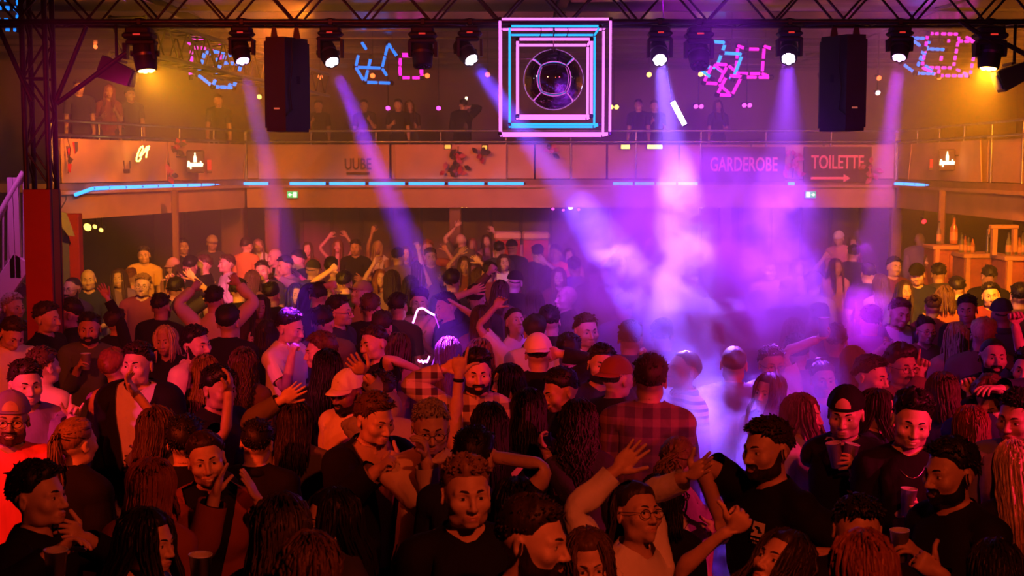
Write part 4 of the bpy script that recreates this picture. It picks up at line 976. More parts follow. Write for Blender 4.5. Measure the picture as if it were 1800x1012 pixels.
def locks(paths, r0, r1=.25, sides=3):
    """Tapered strands: paths (N,S,3), r0 base radius."""
    N, S, _ = paths.shape
    t = np.gradient(paths, axis=1); t /= np.linalg.norm(t, axis=2, keepdims=True) + 1e-9
    ref = np.where(np.abs(t[..., 2:3]) > .8, np.array([1., 0, 0]), np.array([0, 0, 1.])); u = np.cross(t, ref); u /= np.linalg.norm(u, axis=2, keepdims=True) + 1e-9; v = np.cross(t, u)
    prof = np.interp(np.linspace(0, 1, S), [0, .3, .75, 1], [.8, 1, .75, r1])[None, :, None] * np.broadcast_to(np.asarray(r0, float).reshape(-1, 1, 1), (N, 1, 1))
    V = np.concatenate([(paths + prof * (math.cos(2 * math.pi * k / sides) * u + math.sin(2 * math.pi * k / sides) * v))[:, :, None] for k in range(sides)], axis=2)
    T = []
    for s in range(S - 1):
        for k in range(sides):
            a, b = s * sides + k, s * sides + (k + 1) % sides; c, d = a + sides, b + sides
            T += [(a, b, d), (a, d, c)]
    T.append((0, 2, 1)); e = (S - 1) * sides; T.append((e, e + 1, e + 2))
    T = np.array(T)
    return V.reshape(-1, 3), (T[None] + (np.arange(N) * S * sides)[:, None, None]).reshape(-1, 3)

def scalp(rng, n, lo=-10, hi=85, amin=.0):
    a = rng.uniform(amin, 2 * math.pi - amin, n); e = np.radians(np.degrees(np.arcsin(rng.uniform(math.sin(math.radians(lo)), math.sin(math.radians(hi)), n))))
    d = np.stack([np.sin(a) * np.cos(e), -np.cos(a) * np.cos(e), np.sin(e)], 1)
    return a, e, d

def join(parts):
    Vs, Ts, o = [], [], 0
    for V, T in parts:
        Vs.append(V); Ts.append(np.asarray(T) + o); o += len(V)
    return np.concatenate(Vs), np.concatenate(Ts)

def hair(rng, style, lod, sex):
    w = 1. if sex == 'm' else .94
    base = {'near': (36, 9), 'mid': (22, 6), 'far': (14, 4)}[lod]; k = {'near': 1., 'mid': .4, 'far': .16}[lod]; sc = {'near': 1., 'mid': 1.5, 'far': 2.2}[lod]
    if style == 'bald': return None
    if style in ('short', 'fade', 'quiff', 'crop', 'rec', 'curls', 'buzz'):
        P = [hair_cap(rng, style, w, *base)]
        if style not in ('buzz', 'rec') or lod == 'near':
            n = int({'short': 300, 'fade': 240, 'quiff': 260, 'crop': 300, 'curls': 300, 'rec': 150, 'buzz': 0}[style] * k)
            if n:
                a, e, d = scalp(rng, n * 2, -20, 88)
                fr = np.interp(np.abs((a + math.pi) % (2 * math.pi) - math.pi), [0, .75, 1.05, 1.25, 1.75, 2.2, math.pi], [60 if style == 'rec' else 34, 32, 22, 14, 10, -10, -20])
                ok = np.degrees(e) > fr + 3; a, e, d = a[ok][:n], e[ok][:n], d[ok][:n]; n = len(a)
                p0 = SKC + d * SKR * np.array([w, 1, 1]) + d * np.where(np.sin(e) > .5, .012, .003)[:, None]
                dirv = {'short': np.array([.1, -.5, .25]), 'fade': np.array([.2, -.5, .5]), 'quiff': np.array([.25, -.3, .9]), 'crop': np.array([0, -.8, -.05]), 'curls': np.array([0, 0, .3]), 'rec': np.array([0, .2, .1])}[style]
                ln = {'short': .034, 'fade': .030, 'quiff': .044, 'crop': .032, 'curls': .034, 'rec': .018}[style] * rng.uniform(.6, 1.15, n) * np.where(np.sin(e) > .45, 1, .45 if style in ('fade', 'quiff', 'rec') else .7)
                dd = d * .55 + dirv * np.where(np.sin(e) > .35, 1, .25)[:, None] + np.where((np.sin(e) < .35)[:, None], np.array([0, .15, -.8]), 0) + rng.normal(0, .25 if style != 'curls' else .8, (n, 3))
                dd -= d * np.minimum(0, (dd * d).sum(1))[:, None]
                dd /= np.linalg.norm(dd, axis=1, keepdims=True)
                s = np.linspace(0, 1, 4)[None, :, None]
                pa = p0[:, None] + dd[:, None] * s * ln[:, None, None] + (-d[:, None] * .35 + np.array([0, 0, -.3])) * (s ** 2) * ln[:, None, None] * .45
                P.append(locks(pa, rng.uniform(.0045, .0075, n) * sc))
        return join(P)
    # longer styles: cap plus hanging strands
    P = [hair_cap(rng, 'long', w, *base)]
    wav = {'wavy': .012, 'curlylong': .02, 'pony_curly': .02}.get(style, .004)
    if style in ('long', 'wavy', 'curlylong', 'bob', 'longback', 'half'):
        n = int({'near': 340, 'mid': 110, 'far': 30}[lod]); L = {'bob': .17, 'half': .28}.get(style, .42)
        a, e, d = scalp(rng, n, 0, 80, .62 if style != 'longback' else 1.78)
        S = 9 if lod == 'near' else 6
        t = np.linspace(0, 1, S)
        tot = L * rng.uniform(.85, 1.08, n) + (np.sin(e) * .09)
        pa = np.zeros((n, S, 3))
        side = np.sin(a); back = -np.cos(a)
        for i in range(n):
            # slide down the skull then fall
            arc = t * tot[i]; el = e[i] - arc / .100
            on = el > -.35
            elc = np.maximum(el, -.35)
            dd = np.stack([np.sin(a[i]) * np.cos(elc), -np.cos(a[i]) * np.cos(elc), np.sin(elc)], 1)
            q = SKC + dd * (SKR * np.array([w, 1, 1]) + .017)
            drop = np.maximum(0, -(el + .35)) * .100
            q[:, 2] -= drop
            q[:, 0] += side[i] * np.minimum(drop, .1) * .12 - q[:, 0] * np.minimum(drop, .2) * .6
            q[:, 1] += np.where(back[i] > -.2, np.minimum(drop, .16) * .42, -np.minimum(drop, .14) * .45)     # over the back, or forward over the chest
            fr = rng.uniform(18, 34); p1, p2 = rng.uniform(0, 6, 2)
            amp = wav * np.clip(arc / .15, 0, 1)
            q[:, 0] += amp * np.sin(fr * arc * 2 + p1) + rng.normal(0, .004); q[:, 1] += amp * np.cos(fr * arc * 2 + p2) + rng.normal(0, .003)
            pa[i] = q
        P.append(locks(pa, np.where(rng.random_sample(n) < .3, .0085, .0052 if lod == 'near' else .0065) * rng.uniform(.8, 1.2, n) * (1. if lod == 'near' else sc * .9)))
    elif style in ('pony', 'pony_curly', 'bun'):
        n = int({'near': 130, 'mid': 30, 'far': 10}[lod]); S = 10 if lod == 'near' else 6; t = np.linspace(0, 1, S)
        b = np.array([0, .118, 1.70]) if style != 'bun' else np.array([0, .10, 1.745]); pa = np.zeros((n, S, 3))
        for i in range(n):
            if style == 'bun':
                ax = nrm(rng.normal(0, 1, 3)); u = nrm(np.cross(ax, [0, 0, 1.])); v = np.cross(ax, u)
                pa[i] = b + .034 * (np.cos(t * 5)[:, None] * u + np.sin(t * 5)[:, None] * v)
            else:
                L = .34 * rng.uniform(.75, 1.05); o = rng.normal(0, .012, 3); g = rng.normal(0, .022 if style == 'pony' else .04, 2); p1 = rng.uniform(0, 6)
                q = b + o * .5 + np.stack([g[0] * t ** .7, .045 * np.sin(np.minimum(t * 4, 1.6)) + g[1] * t - .05 * t, .012 * np.sin(np.minimum(t * 6, 3)) - L * np.maximum(0, t - .08)], 1)
                q[:, 0] += wav * np.sin(t * L * 60 + p1); q[:, 1] += wav * np.cos(t * L * 60 + p1)
                pa[i] = q
        P.append(locks(pa, rng.uniform(.0045, .008, n) * sc))
        m = int(90 * k)
        if m:
            a, e, d = scalp(rng, m * 2, 5, 70, .3); ok = (e > .62) | (np.abs((a + math.pi) % (2 * math.pi) - math.pi) > 1.2); a, e, d = a[ok][:m], e[ok][:m], d[ok][:m]; m = len(a); s = np.linspace(0, 1, 5)[None, :, None]      # hair combed back to the tie
            p0 = d; p1 = nrm(b - SKC)[None]; dd = p0[:, None] * (1 - s) + p1[:, None] * s; dd /= np.linalg.norm(dd, axis=2, keepdims=True) + 1e-6
            P.append(locks(SKC + dd * (SKR * np.array([w, 1, 1]) + .0135), rng.uniform(.005, .008, m) * sc))
    return join(P)

def lathe_cap(rng, style, w=1.):
    """Baseball cap: panelled crown and a curved brim; returns (crown, brim, button)."""
    V, T = [], []; na, ne = 24, 7
    for i in range(na):
        a = 2 * math.pi * i / na
        for j in range(ne + 1):
            e = math.radians(8 + 82 * j / ne); d = np.array([math.sin(a) * math.cos(e), -math.cos(a) * math.cos(e), math.sin(e)])
            th = .012 + .010 * math.sin(e) + (.003 * abs(math.sin(3 * a)) if j < ne else 0)
            V.append(SKC + np.array([0, .002, .004]) + d * SKR * np.array([w, 1, 1.02]) + d * th)
    n = ne + 1
    for i in range(na):
        for j in range(ne):
            p, q = i * n + j, (i + 1) % na * n + j
            T += [(p, q, q + 1), (p, q + 1, p + 1)]
    crown = (np.array(V), np.array(T)); V, T = [], []
    m = 12
    for k in range(2):
        for i in range(m + 1):
            a = math.radians(-62 + 124 * i / m)
            for r, f in ((.0, 0), (1., 1)):
                d = np.array([math.sin(a), -math.cos(a), 0]); e0 = SKC + np.array([0, .002, .018]) + d * (SKR * np.array([w, 1, 1]) + .010)
                out = f * .070 * max(0, math.cos(a * 1.25)); e1 = e0 + np.array([0, -out, -.012 * f - .10 * abs(math.sin(a)) ** 2 * out / .07 * .25]) - np.array([0, 0, .004 * k])
                V.append(e1)
    c = (m + 1) * 2
    for i in range(m):
        a, b, d, e = 2 * i, 2 * i + 1, 2 * i + 2, 2 * i + 3
        T += [(a, d, e), (a, e, b), (c + a, c + e, c + d), (c + a, c + b, c + e), (b, e, c + e), (b, c + e, c + b)]
    brim = (np.array(V), np.array(T))
    Vb, Tb = uv_ball(SKC + np.array([0, .002, SKR[2] + .027]), (.007, .007, .004), 8, 4)
    out = [crown, brim, (Vb, Tb)]
    if style == 'capb':
        R = np.diag([-1., -1., 1.]); out = [((V - SKC - np.array([0, .004, 0])) @ R + SKC, T) for V, T in out]
    return out

def uv_ball(c, r, nu=12, nv=8):
    V = [(0, 0, 1)]
    for j in range(1, nv):
        t = math.pi * j / nv
        V += [(math.sin(t) * math.cos(2 * math.pi * i / nu), math.sin(t) * math.sin(2 * math.pi * i / nu), math.cos(t)) for i in range(nu)]
    V.append((0, 0, -1)); T = []
    for i in range(nu):
        T.append((0, 1 + i, 1 + (i + 1) % nu)); o = 1 + (nv - 2) * nu; T.append((len(V) - 1, o + (i + 1) % nu, o + i))
        for j in range(nv - 2):
            a, b = 1 + j * nu + i, 1 + j * nu + (i + 1) % nu
            T += [(a, a + nu, b + nu), (a, b + nu, b)]
    return np.array(V) * np.asarray(r) + np.asarray(c), np.array(T)

def eye_patch(sd, w):
    """Almond patch on the lid: material 0 white, 1 iris, 2 lash line."""
    V, T, Mi = [], [], []; c = np.array([sd * .031 * w, -.0765, 1.6445]); R = np.array([.0150, .0140, .0128]) * 1.06; nx, nz = 14, 6
    for i in range(nx + 1):
        u = -1 + 2 * i / nx; x = u * .0134; h = .0054 * (1 - u * u) ** .8 + .0002
        for j in range(nz + 1):
            z = -h * .8 + (h * 1.9) * j / nz
            y = -R[1] * math.sqrt(max(.02, 1 - (x / R[0]) ** 2 - (z / R[2]) ** 2))
            V.append(c + np.array([x, y, z]))
    for i in range(nx):
        for j in range(nz):
            a = i * (nz + 1) + j; b = a + nz + 1
            T += [(a, b, b + 1), (a, b + 1, a + 1)]
            cx = -1 + 2 * (i + .5) / nx
            Mi += [2 if j == nz - 1 else (1 if abs(cx) < .42 else 0)] * 2
    return np.array(V), np.array(T), Mi

def brow(sd, w, thick=.005):
    pts = np.array([[sd * x * w, y, z] for x, y, z in ((.012, -.0985, 1.6655), (.022, -.0975, 1.6700), (.034, -.0905, 1.6715), (.047, -.078, 1.6660))])
    return locks(pts[None], [thick], .4, 4)

def glasses(w):
    P = []
    for sd in (1, -1):
        t = np.linspace(0, 2 * math.pi, 15); c = np.array([sd * .032 * w, -.108, 1.640])
        P.append(locks((c + np.stack([np.cos(t) * .023, np.abs(np.cos(t)) * .004, np.sin(t) * .0175], 1))[None], [.0019], 1, 4))
        P.append(locks(np.array([[[sd * .055 * w, -.103, 1.645], [sd * .078 * w, -.07, 1.648], [sd * .086 * w, 0, 1.652], [sd * .083 * w, .02, 1.640]]]), [.0019], 1, 4))
    P.append(locks(np.array([[[-.009, -.110, 1.644], [0, -.1125, 1.647], [.009, -.110, 1.644]]]), [.0019], 1, 4))
    return join(P)

def beard_of(D, lod, full=True):
    """The jaw, upper lip and side burns, lifted off the skin with a clean edge."""
    P, T = D[lod]; c = P[T].mean(1); k = (c[:, 2] > 1.50) & (c[:, 2] < 1.68) & (c[:, 1] < .02); T = T[k]
    if len(T) < 4: return None
    x, y, z = np.abs(P[:, 0]), P[:, 1], P[:, 2]
    line = np.interp(y, [-.105, -.075, -.05, -.03, -.012, .004], [1.590, 1.583, 1.588, 1.604, 1.645, 1.658])
    b = np.minimum.reduce([line - z, .004 - y, (z - (1.530 + (y + .09) * .30))])
    m = (np.sqrt((x / .0235) ** 2 + ((z - 1.579) / .0098) ** 2) - 1) * .01
    b = np.where(y < -.06, np.minimum(b, m), b)
    mo = np.minimum.reduce([.0085 - np.abs(z - (1.5965 - .10 * x)), .034 - x, -.080 - y]); mo = np.where((z < 1.600) | (x > .016), mo, -1.)
    g = np.maximum(b, mo) if full else mo
    if (g > 0).sum() < 4: return None
    V, t = clip(P, T, g)
    cen = np.array([0, -.02, 1.60]); n = V - cen; n /= np.linalg.norm(n, axis=1, keepdims=True)
    ph = np.sin(V[:, 0] * 900) * np.sin(V[:, 2] * 800)
    return V + n * (.0045 + .0012 * ph)[:, None], t

# ---------------------------------------------------------------- the crowd
template('m'); template('f')
def skin_mat(name, c): return mat(name, c, .5, 0, .4, noise=.08, nscale=30, bump=.04, bscale=150)
SKIN = [skin_mat('skin_fair', (.62, .42, .33)), skin_mat('skin_warm', (.56, .36, .27)), skin_mat('skin_tan', (.44, .27, .18)), skin_mat('skin_deep', (.24, .13, .085))]
LIP = [mat('lips_rose', (.50, .25, .20), .4), mat('lips_deep', (.24, .10, .08), .4)]
M_EYEW, M_IRIS, M_LASH, M_TEETH = mat('eye_white', (.72, .70, .68), .15), mat('iris', (.04, .03, .025), .08), mat('lashes', (.008, .006, .006), .6), mat('teeth', (.75, .72, .66), .25)
HC = {'bk': (.010, .008, .008), 'db': (.028, .016, .011), 'br': (.085, .045, .025), 'lb': (.24, .14, .07), 'bl': (.50, .36, .19), 'rd': (.20, .065, .03), 'gy': (.33, .31, .30)}
HN = {'bk': 'black', 'db': 'dark', 'br': 'brown', 'lb': 'light brown', 'bl': 'blond', 'rd': 'reddish', 'gy': 'grey'}
HAIRM = {k: mat('hair_' + HN[k].replace(' ', '_'), c, .5, 0, .35, noise=.3, nscale=60, bump=.2, bscale=90, stretch=(1, 1, .2)) for k, c in HC.items()}
CC = {'black': (.006, .006, .007), 'charcoal': (.045, .045, .05), 'navy': (.022, .03, .085), 'grey': (.24, .24, .25), 'olive': (.12, .115, .06), 'green': (.07, .11, .075), 'white': (.74, .72, .70), 'cream': (.68, .58, .43), 'red': (.80, .10, .09), 'burgundy': (.17, .025, .04), 'purple': (.22, .14, .38), 'pink': (.70, .34, .42), 'brown': (.15, .085, .055), 'blue': (.09, .15, .33), 'tan': (.42, .30, .19), 'pale': (.52, .48, .62), 'orange': (.62, .26, .08), 'yellow': (.66, .46, .12), 'rust': (.26, .08, .04), 'plaid': (.10, .07, .11), 'check': (.5, .42, .36), 'stripe': (.6, .45, .42)}
def cloth(name, c):
    m = mat('cloth_' + name, c, .85, 0, .25, noise=.12, nscale=5, bump=.55, bscale=11, stretch=(1, 1, .45))
    if name in ('plaid', 'check', 'stripe'):
        nt = m.node_tree; N = nt.nodes; Lk = nt.links; tc = N.new('ShaderNodeTexCoord'); b = N['Principled BSDF']; hi = {'plaid': (.30, .16, .20), 'check': (.05, .04, .05), 'stripe': (.10, .05, .08)}[name]
        def band(ax, sc, lo):
            w_ = N.new('ShaderNodeTexWave'); w_.wave_type = 'BANDS'; w_.bands_direction = ax; w_.inputs['Scale'].default_value = sc; Lk.new(tc.outputs['Object'], w_.inputs['Vector'])
            t = N.new('ShaderNodeMath'); t.operation = 'GREATER_THAN'; t.inputs[1].default_value = lo; Lk.new(w_.outputs['Fac'], t.inputs[0]); return t.outputs[0]
        f1 = band('Z', 3.2 if name != 'stripe' else 7, .62)
        mx = N.new('ShaderNodeMix'); mx.data_type = 'RGBA'; mx.inputs['A'].default_value = (*c, 1); mx.inputs['B'].default_value = (*hi, 1)
        if name == 'stripe': Lk.new(f1, mx.inputs['Factor'])
        else:
            f2 = band('X', 3.2, .62); ad = N.new('ShaderNodeMath'); ad.operation = 'ADD'; Lk.new(f1, ad.inputs[0]); Lk.new(f2, ad.inputs[1]); h = N.new('ShaderNodeMath'); h.operation = 'MULTIPLY'; h.inputs[1].default_value = .5; Lk.new(ad.outputs[0], h.inputs[0]); Lk.new(h.outputs[0], mx.inputs['Factor'])
        Lk.new(mx.outputs['Result'], b.inputs['Base Color'])
    return m
CLOTH = {k: cloth(k, c) for k, c in CC.items()}
M_JEANS = [mat('dark_jeans', (.02, .025, .05), .85, noise=.2, bump=.3), mat('black_trousers', (.012, .012, .014), .85, bump=.3), mat('blue_jeans', (.06, .09, .18), .85, noise=.2, bump=.3)]
M_SHOE = mat('shoe', (.05, .05, .05), .5)
M_CUP = mat('cup_plastic', (.88, .84, .84), .35, 0, .5, trans=.5); M_BEER = mat('beer', (.75, .42, .10), .15, trans=.4)
M_GOLDJ = mat('silver_chain', (.75, .72, .72), .22, 1)

def wrinkle(P, seed, amp):
    r = np.random.RandomState(seed); d = np.zeros(len(P))
    for i in range(5):
        k = r.normal(0, 1, 3) * np.array([14, 14, 24]) * (.6 + .35 * i); d += np.abs(np.sin(P @ k + r.uniform(0, 6))) * (.5 ** i) ** .6
    return (d / 2.2 - .55) * amp
def vnormals(P, T):
    n = np.cross(P[T[:, 1]] - P[T[:, 0]], P[T[:, 2]] - P[T[:, 0]]); N = np.zeros_like(P)
    for k in range(3): np.add.at(N, T[:, k], n)
    return N / (np.linalg.norm(N, axis=1, keepdims=True) + 1e-9)

def ik(S, T, l1, l2, pole):
    d = T - S; D = np.linalg.norm(d); u = d / D; D = min(max(D, abs(l1 - l2) + .03), (l1 + l2) * .995)
    c = (l1 * l1 + D * D - l2 * l2) / (2 * l1 * D); s = math.sqrt(max(0, 1 - c * c))
    p = pole - u * (pole @ u); p = p / (np.linalg.norm(p) + 1e-9)
    E = S + l1 * (c * u + s * p); return E - S, S + D * u - E

PEOPLE = []                                               # solved people, kept for cups and other hand-held things
def head_local(sex, pz):
    M = pose(sex, pz); return M['head'][:3, :3] @ np.array([0, -.01, 1.645]) + M['head'][:3, 3], M

def solve(e, s):
    """World root position and scale of a person whose head centre shows at the entry's pixel."""
    hl = e['hl']; zh = hl[2] * s + e['base']
    C = at_z(e['x'], e['y'], zh); R = Rz(e['phi']); r = C - R @ (hl * s); return np.array([r[0], r[1], e['base']]), C

def person(e):
    sex, lod, s, phi = e['sex'], e['lod'], e['s'], e['phi']; D = TPL[sex]; R = Rz(phi); rt = e['root']; pz = dict(e['pz'])
    rngp = np.random.RandomState(e['id'] * 7 + 3)
    M0 = e['M0']
    for (sd, x, y, off, hand, palm, el) in e['arms']:
        n = sd; bone = 'ua' + n; h = next(b for b in D['B'] if b[0] == bone)[2]; S = M0[bone][:3, :3] @ h + M0[bone][:3, 3]
        Sw = rt + R @ (S * s); Tw = at(x, y, Sw[1] + off); Tl = R.T @ (Tw - rt) / s
        sg = 1 if n == 'L' else -1
        if el is not None: pole = R.T @ (at(el[0], el[1], Sw[1] + off * .3) - (Sw + Tw) / 2)
        else: pole = np.array([sg * .8, .35, -.7]) if Tl[2] < S[2] + .1 else np.array([sg * 1., -.3, -.25])
        U, Fd = ik(S, Tl, LUA, LFA + .07, pole)
        pw = {None: None, 'c': np.array([0, -1., 0]), 'b': np.array([0, 1., 0]), 'd': np.array([0, 0, -1.]), 'r': np.array([1., 0, 0]), 'l': np.array([-1., 0, 0]), 'u': np.array([0, 0, 1.])}[palm]
        pz[n] = (U, Fd, None if pw is None else R.T @ pw, hand)
    M = pose(sex, pz)
    root = empty('person', rt, e['label'], 'person', 'crowd on the dance floor' if e['base'] == 0 else 'people up on the gallery'); root.rotation_euler = (0, 0, phi); root.scale = (s, s, s)
    P, T = D[lod]; W = D['w' + lod]; B = D['B']; rest = P[T].mean(1); V = skin(D, lod, M)
    if e['o'].get('smile') and lod == 'near':
        mx_ = np.exp(-((np.abs(P[:, 0]) - .026) / .011) ** 2 - ((P[:, 2] - 1.578) / .010) ** 2) * (P[:, 1] < -.05); ck = np.exp(-((np.abs(P[:, 0]) - .044) / .014) ** 2 - ((P[:, 2] - 1.606) / .014) ** 2) * (P[:, 1] < -.03)
        dV = np.stack([np.sign(P[:, 0]) * mx_ * .005, mx_ * .003 - ck * .006, mx_ * .0075 + ck * .004], 1); V = V + dV @ M['head'][:3, :3].T
    mi = np.zeros(len(T), int); mi[(np.abs(rest[:, 0]) < .021) & (np.abs(rest[:, 2] - 1.5790) < .0088) & (rest[:, 1] < -.094)] = 1
    tr = rngp.randint(3)
    if lod != 'near':
        lw = W[:, [i for i, b in enumerate(B) if b[0][:2] in ('th', 'sh')]].sum(1)[T].mean(1); lg = (lw > .4) | ((rest[:, 2] < 1.0) & (np.abs(rest[:, 0]) < .24) & (rest[:, 2] > .05) & (W[:, D['ix']['pelvis']][T].mean(1) > .3)); mi[lg] = 2; mi[(rest[:, 2] < .10)] = 3
    sk = e['skin']; hm = HAIRM[e['hc']]
    body = raw('body', V, T, [SKIN[sk], LIP[1 if sk > 1 else 0], M_JEANS[tr], M_SHOE], root, mi)
    # clothes
    kind, col = e['top']; sl = {'tee': 'tee', 'polo': 'tee', 'long': 'long', 'hoodie': 'long', 'jacket': 'long', 'shirt': 'long', 'tank': 'tank' if sex == 'f' else 'tee', 'coat': 'long', 'vest': 'tee'}[kind]
    under = e['o'].get('under', 'white') if kind in ('jacket', 'coat') else col
    key = sl + lod; gP, gT = D[key]; gV = skin(D, key, M); N = vnormals(gV, gT); wr = wrinkle(gP, e['id'], .020 if lod == 'near' else .012)
    grow = .006 + .010 * e['o'].get('heavy', 0); lowz = np.clip((1.25 - gP[:, 2]) / .3, 0, 1)[:, None]
    gV = gV + N * (grow + wr)[:, None]
    if e['o'].get('heavy'):
        gV += N * (.035 * e['o']['heavy']) * np.exp(-((gP[:, 2] - 1.08) / .17) ** 2)[:, None] * (np.abs(gP[:, 0]) < .22)[:, None]
    top = raw({'tee': 'tee_shirt', 'polo': 'polo_shirt', 'long': 'jumper', 'hoodie': 'hoodie', 'jacket': 'shirt', 'shirt': 'shirt', 'tank': 'strap_top', 'coat': 'shirt', 'vest': 'tee_shirt'}[kind], gV, gT, CLOTH[under], root)
    if kind in ('jacket', 'coat'):
        g = np.where((gP[:, 1] < .02), np.abs(gP[:, 0]) - .030 - .08 * np.clip((gP[:, 2] - 1.1) / .35, 0, 1), .1)
        jV, jT = clip(gV + N * .016, gT, g); raw('jacket', jV, jT, CLOTH[col], root)
    Cm = M['chest']; ch = lambda q: (Cm[:3, :3] @ np.asarray(q, float).T).T + Cm[:3, 3]
    if lod != 'far' and kind in ('hoodie', 'jacket'):
        t = np.linspace(-.2, math.pi + .2, 9)[None]; k = {'near': 7, 'mid': 5}[lod]
        pts = np.stack([np.cos(t) * .088, .012 + np.sin(t) * .095, 1.462 - .014 * np.cos(t) ** 2 + .03 * np.sin(t)], 2); hV, hT = locks(pts, [.030], .5, k); raw('hood', ch(hV), hT, CLOTH[col], root)
    if lod == 'near' and kind in ('shirt', 'polo', 'jacket', 'coat'):
        t = np.linspace(-1.35, math.pi + 1.35, 13); q = []
        for a in t: q += [(math.cos(a) * .074, .012 + math.sin(a) * .074, 1.462 + .012 * math.sin(a)), (math.cos(a) * .069, .010 + math.sin(a) * .069, 1.505 + .010 * math.sin(a)), (math.cos(a) * .088, .012 + math.sin(a) * .088, 1.470 + .012 * math.sin(a))]
        qT = []
        for i in range(12):
            a = 3 * i
            for b in (0, 1): qT += [(a + b, a + b + 3, a + b + 4), (a + b, a + b + 4, a + b + 1)]
        raw('collar', ch(np.array(q)), np.array(qT), CLOTH[under], root)
    if lod == 'near':
        for part, nm, m in (('legs', 'trousers', M_JEANS[tr]), ('shoe', 'shoe', M_SHOE)):
            lV = skin(D, part + lod, M); lP, lT = D[part + lod]
            if part == 'legs': raw(nm, lV, lT, m, root)
            else:
                for sg in (1, -1):
                    k = lP[lT][:, :, 0].mean(1) * sg > 0; raw(nm, lV, lT[k], m, root)
    Hm = M['head']; hd = lambda q: (Hm[:3, :3] @ np.asarray(q, float).T).T + Hm[:3, 3]; w_ = 1. if sex == 'm' else .94
    st = e['hair']; hat = st if st in ('cap', 'capb') else None
    hs = {'cap': 'crop', 'capb': 'crop'}.get(st, st)
    if hat and sex == 'f': hs = 'long'
    h = hair(rngp, hs if not hat or lod == 'near' else ('buzz' if hs == 'crop' else hs), lod, sex)
    if h is not None:
        hv = h[0]
        if hat: hv = SKC + (hv - SKC) * np.where((hv[:, 2] > 1.66)[:, None], .90, 1.)
        raw('hair', hd(hv), h[1], hm, root)
    if hat:
        (cV, cT), (bV, bT), (uV, uT) = lathe_cap(rngp, st, w_); cm = CLOTH[e['o'].get('capc', 'black')]
        c_ = raw('cap', hd(cV), cT, cm, root); raw('brim', hd(bV), bT, cm, c_)
        if lod == 'near':
            raw('button', hd(uV), uT, cm, c_)
            if st == 'capb' and abs(math.degrees(phi)) < 100:      # the gap above the strap shows forehead
                v, t = [], []
                for i in range(9):
                    a_ = math.radians(-24 + 6 * i)
                    for j in range(5):
                        e_ = math.radians(15) + math.radians(26) * j / 4 * math.sqrt(max(.02, 1 - ((i - 4) / 4.3) ** 2)); d_ = np.array([math.sin(a_) * math.cos(e_), -math.cos(a_) * math.cos(e_), math.sin(e_)]); v.append(SKC + np.array([0, .002, .004]) + d_ * SKR * np.array([w_, 1, 1.02]) + d_ * (.0155 + .010 * math.sin(e_)))
                for i in range(8):
                    for j in range(4): a = i * 5 + j; t += [(a, a + 5, a + 6), (a, a + 6, a + 1)]
                raw('strap_gap', hd(np.array(v)), np.array(t), SKIN[sk], c_)
    if lod != 'far':
        fac = abs((math.degrees(phi) + pz.get('hyaw', 0) + 180) % 360 - 180)
        if e['o'].get('beard'):
            b = beard_of(D, lod, e['o']['beard'] != 'mo')
            if b: raw('beard' if e['o']['beard'] != 'mo' else 'moustache', hd(b[0]), b[1], hm, root)
        if fac < 125:
            for sg in (1, -1):
                v, t, m_ = eye_patch(sg, w_); raw('eye', hd(v), t, [M_EYEW, M_IRIS, M_LASH], root, m_)
                v, t = brow(sg, w_, None or (.0052 if sex == 'm' else .0036)); raw('eyebrow', hd(v), t, HAIRM['db'] if e['hc'] in ('bl', 'lb', 'gy') else hm, root)
        if e['o'].get('glasses'):
            v, t = glasses(w_); raw('glasses', hd(v), t, M_BLACK, root)
        if e['o'].get('smile') and lod == 'near':
            xs_ = np.linspace(-1, 1, 9); v = [];
            for x in xs_:
                y = -.1062 + .012 * x * x; z = 1.5788 + .0062 * x * x; hh = .0044 * (1 - x * x) + .0004
                v += [(x * .021, y, z + hh * .6), (x * .021, y - .0008, z - hh)]
            t = [];
            for i in range(8): a = 2 * i; t += [(a, a + 1, a + 3), (a, a + 3, a + 2)]
            raw('teeth', hd(np.array(v)), np.array(t), M_TEETH, root)
        if e['o'].get('chain'):
            t = np.linspace(0, 2 * math.pi, 25)[None]; pts = np.stack([np.sin(t) * .078, .006 + np.cos(t) * .082 - .02 * np.maximum(0, -np.cos(t)), 1.472 - .085 * np.maximum(0, -np.cos(t)) ** 1.5 + .01 * np.cos(t)], 2)
            v, t = locks(pts, [.0028], 1, 4); v = ch(v); v[:, 1] -= .026; raw('necklace', v, t, M_GOLDJ, root)
    if e['o'].get('watch'):
        n = e['o']['watch']; b = next(q for q in D['B'] if q[0] == 'fa' + n); a = b[2] + (b[3] - b[2]) * .90; d_ = (b[3] - b[2]); d_ = d_ / np.linalg.norm(d_)
        v, t = [], []; mb_ = MB(); mb_.lathe([(.030, -.009), (.033, -.009), (.033, .009), (.030, .009)], a, towards(d_), 16); X = M['fa' + n]
        mb_.V = [tuple(X[:3, :3] @ np.array(q) + X[:3, 3]) for q in mb_.V]; mb_.build('wristwatch', M_BLACK, root)
    e['M'] = M; e['obj'] = root
    return root
def hand_point(e, n, a=.085, p=.045, t=0.):
    """World point in the palm of hand n and the hand's axes."""
    D = TPL[e['sex']]; b = next(q for q in D['B'] if q[0] == 'ha' + n); sd = 1 if n == 'L' else -1
    av = np.array([sd * S45, 0, -S45]); pv = np.array([-sd * S45, 0, -S45]); tv = np.array([0, -1., 0]); X = e['M']['ha' + n]; R = Rz(e['phi'])
    q = X[:3, :3] @ (b[2] + av * a + pv * p + tv * t) + X[:3, 3]
    return e['root'] + R @ (q * e['s']), R @ X[:3, :3] @ av, R @ X[:3, :3] @ pv, R @ X[:3, :3] @ tv
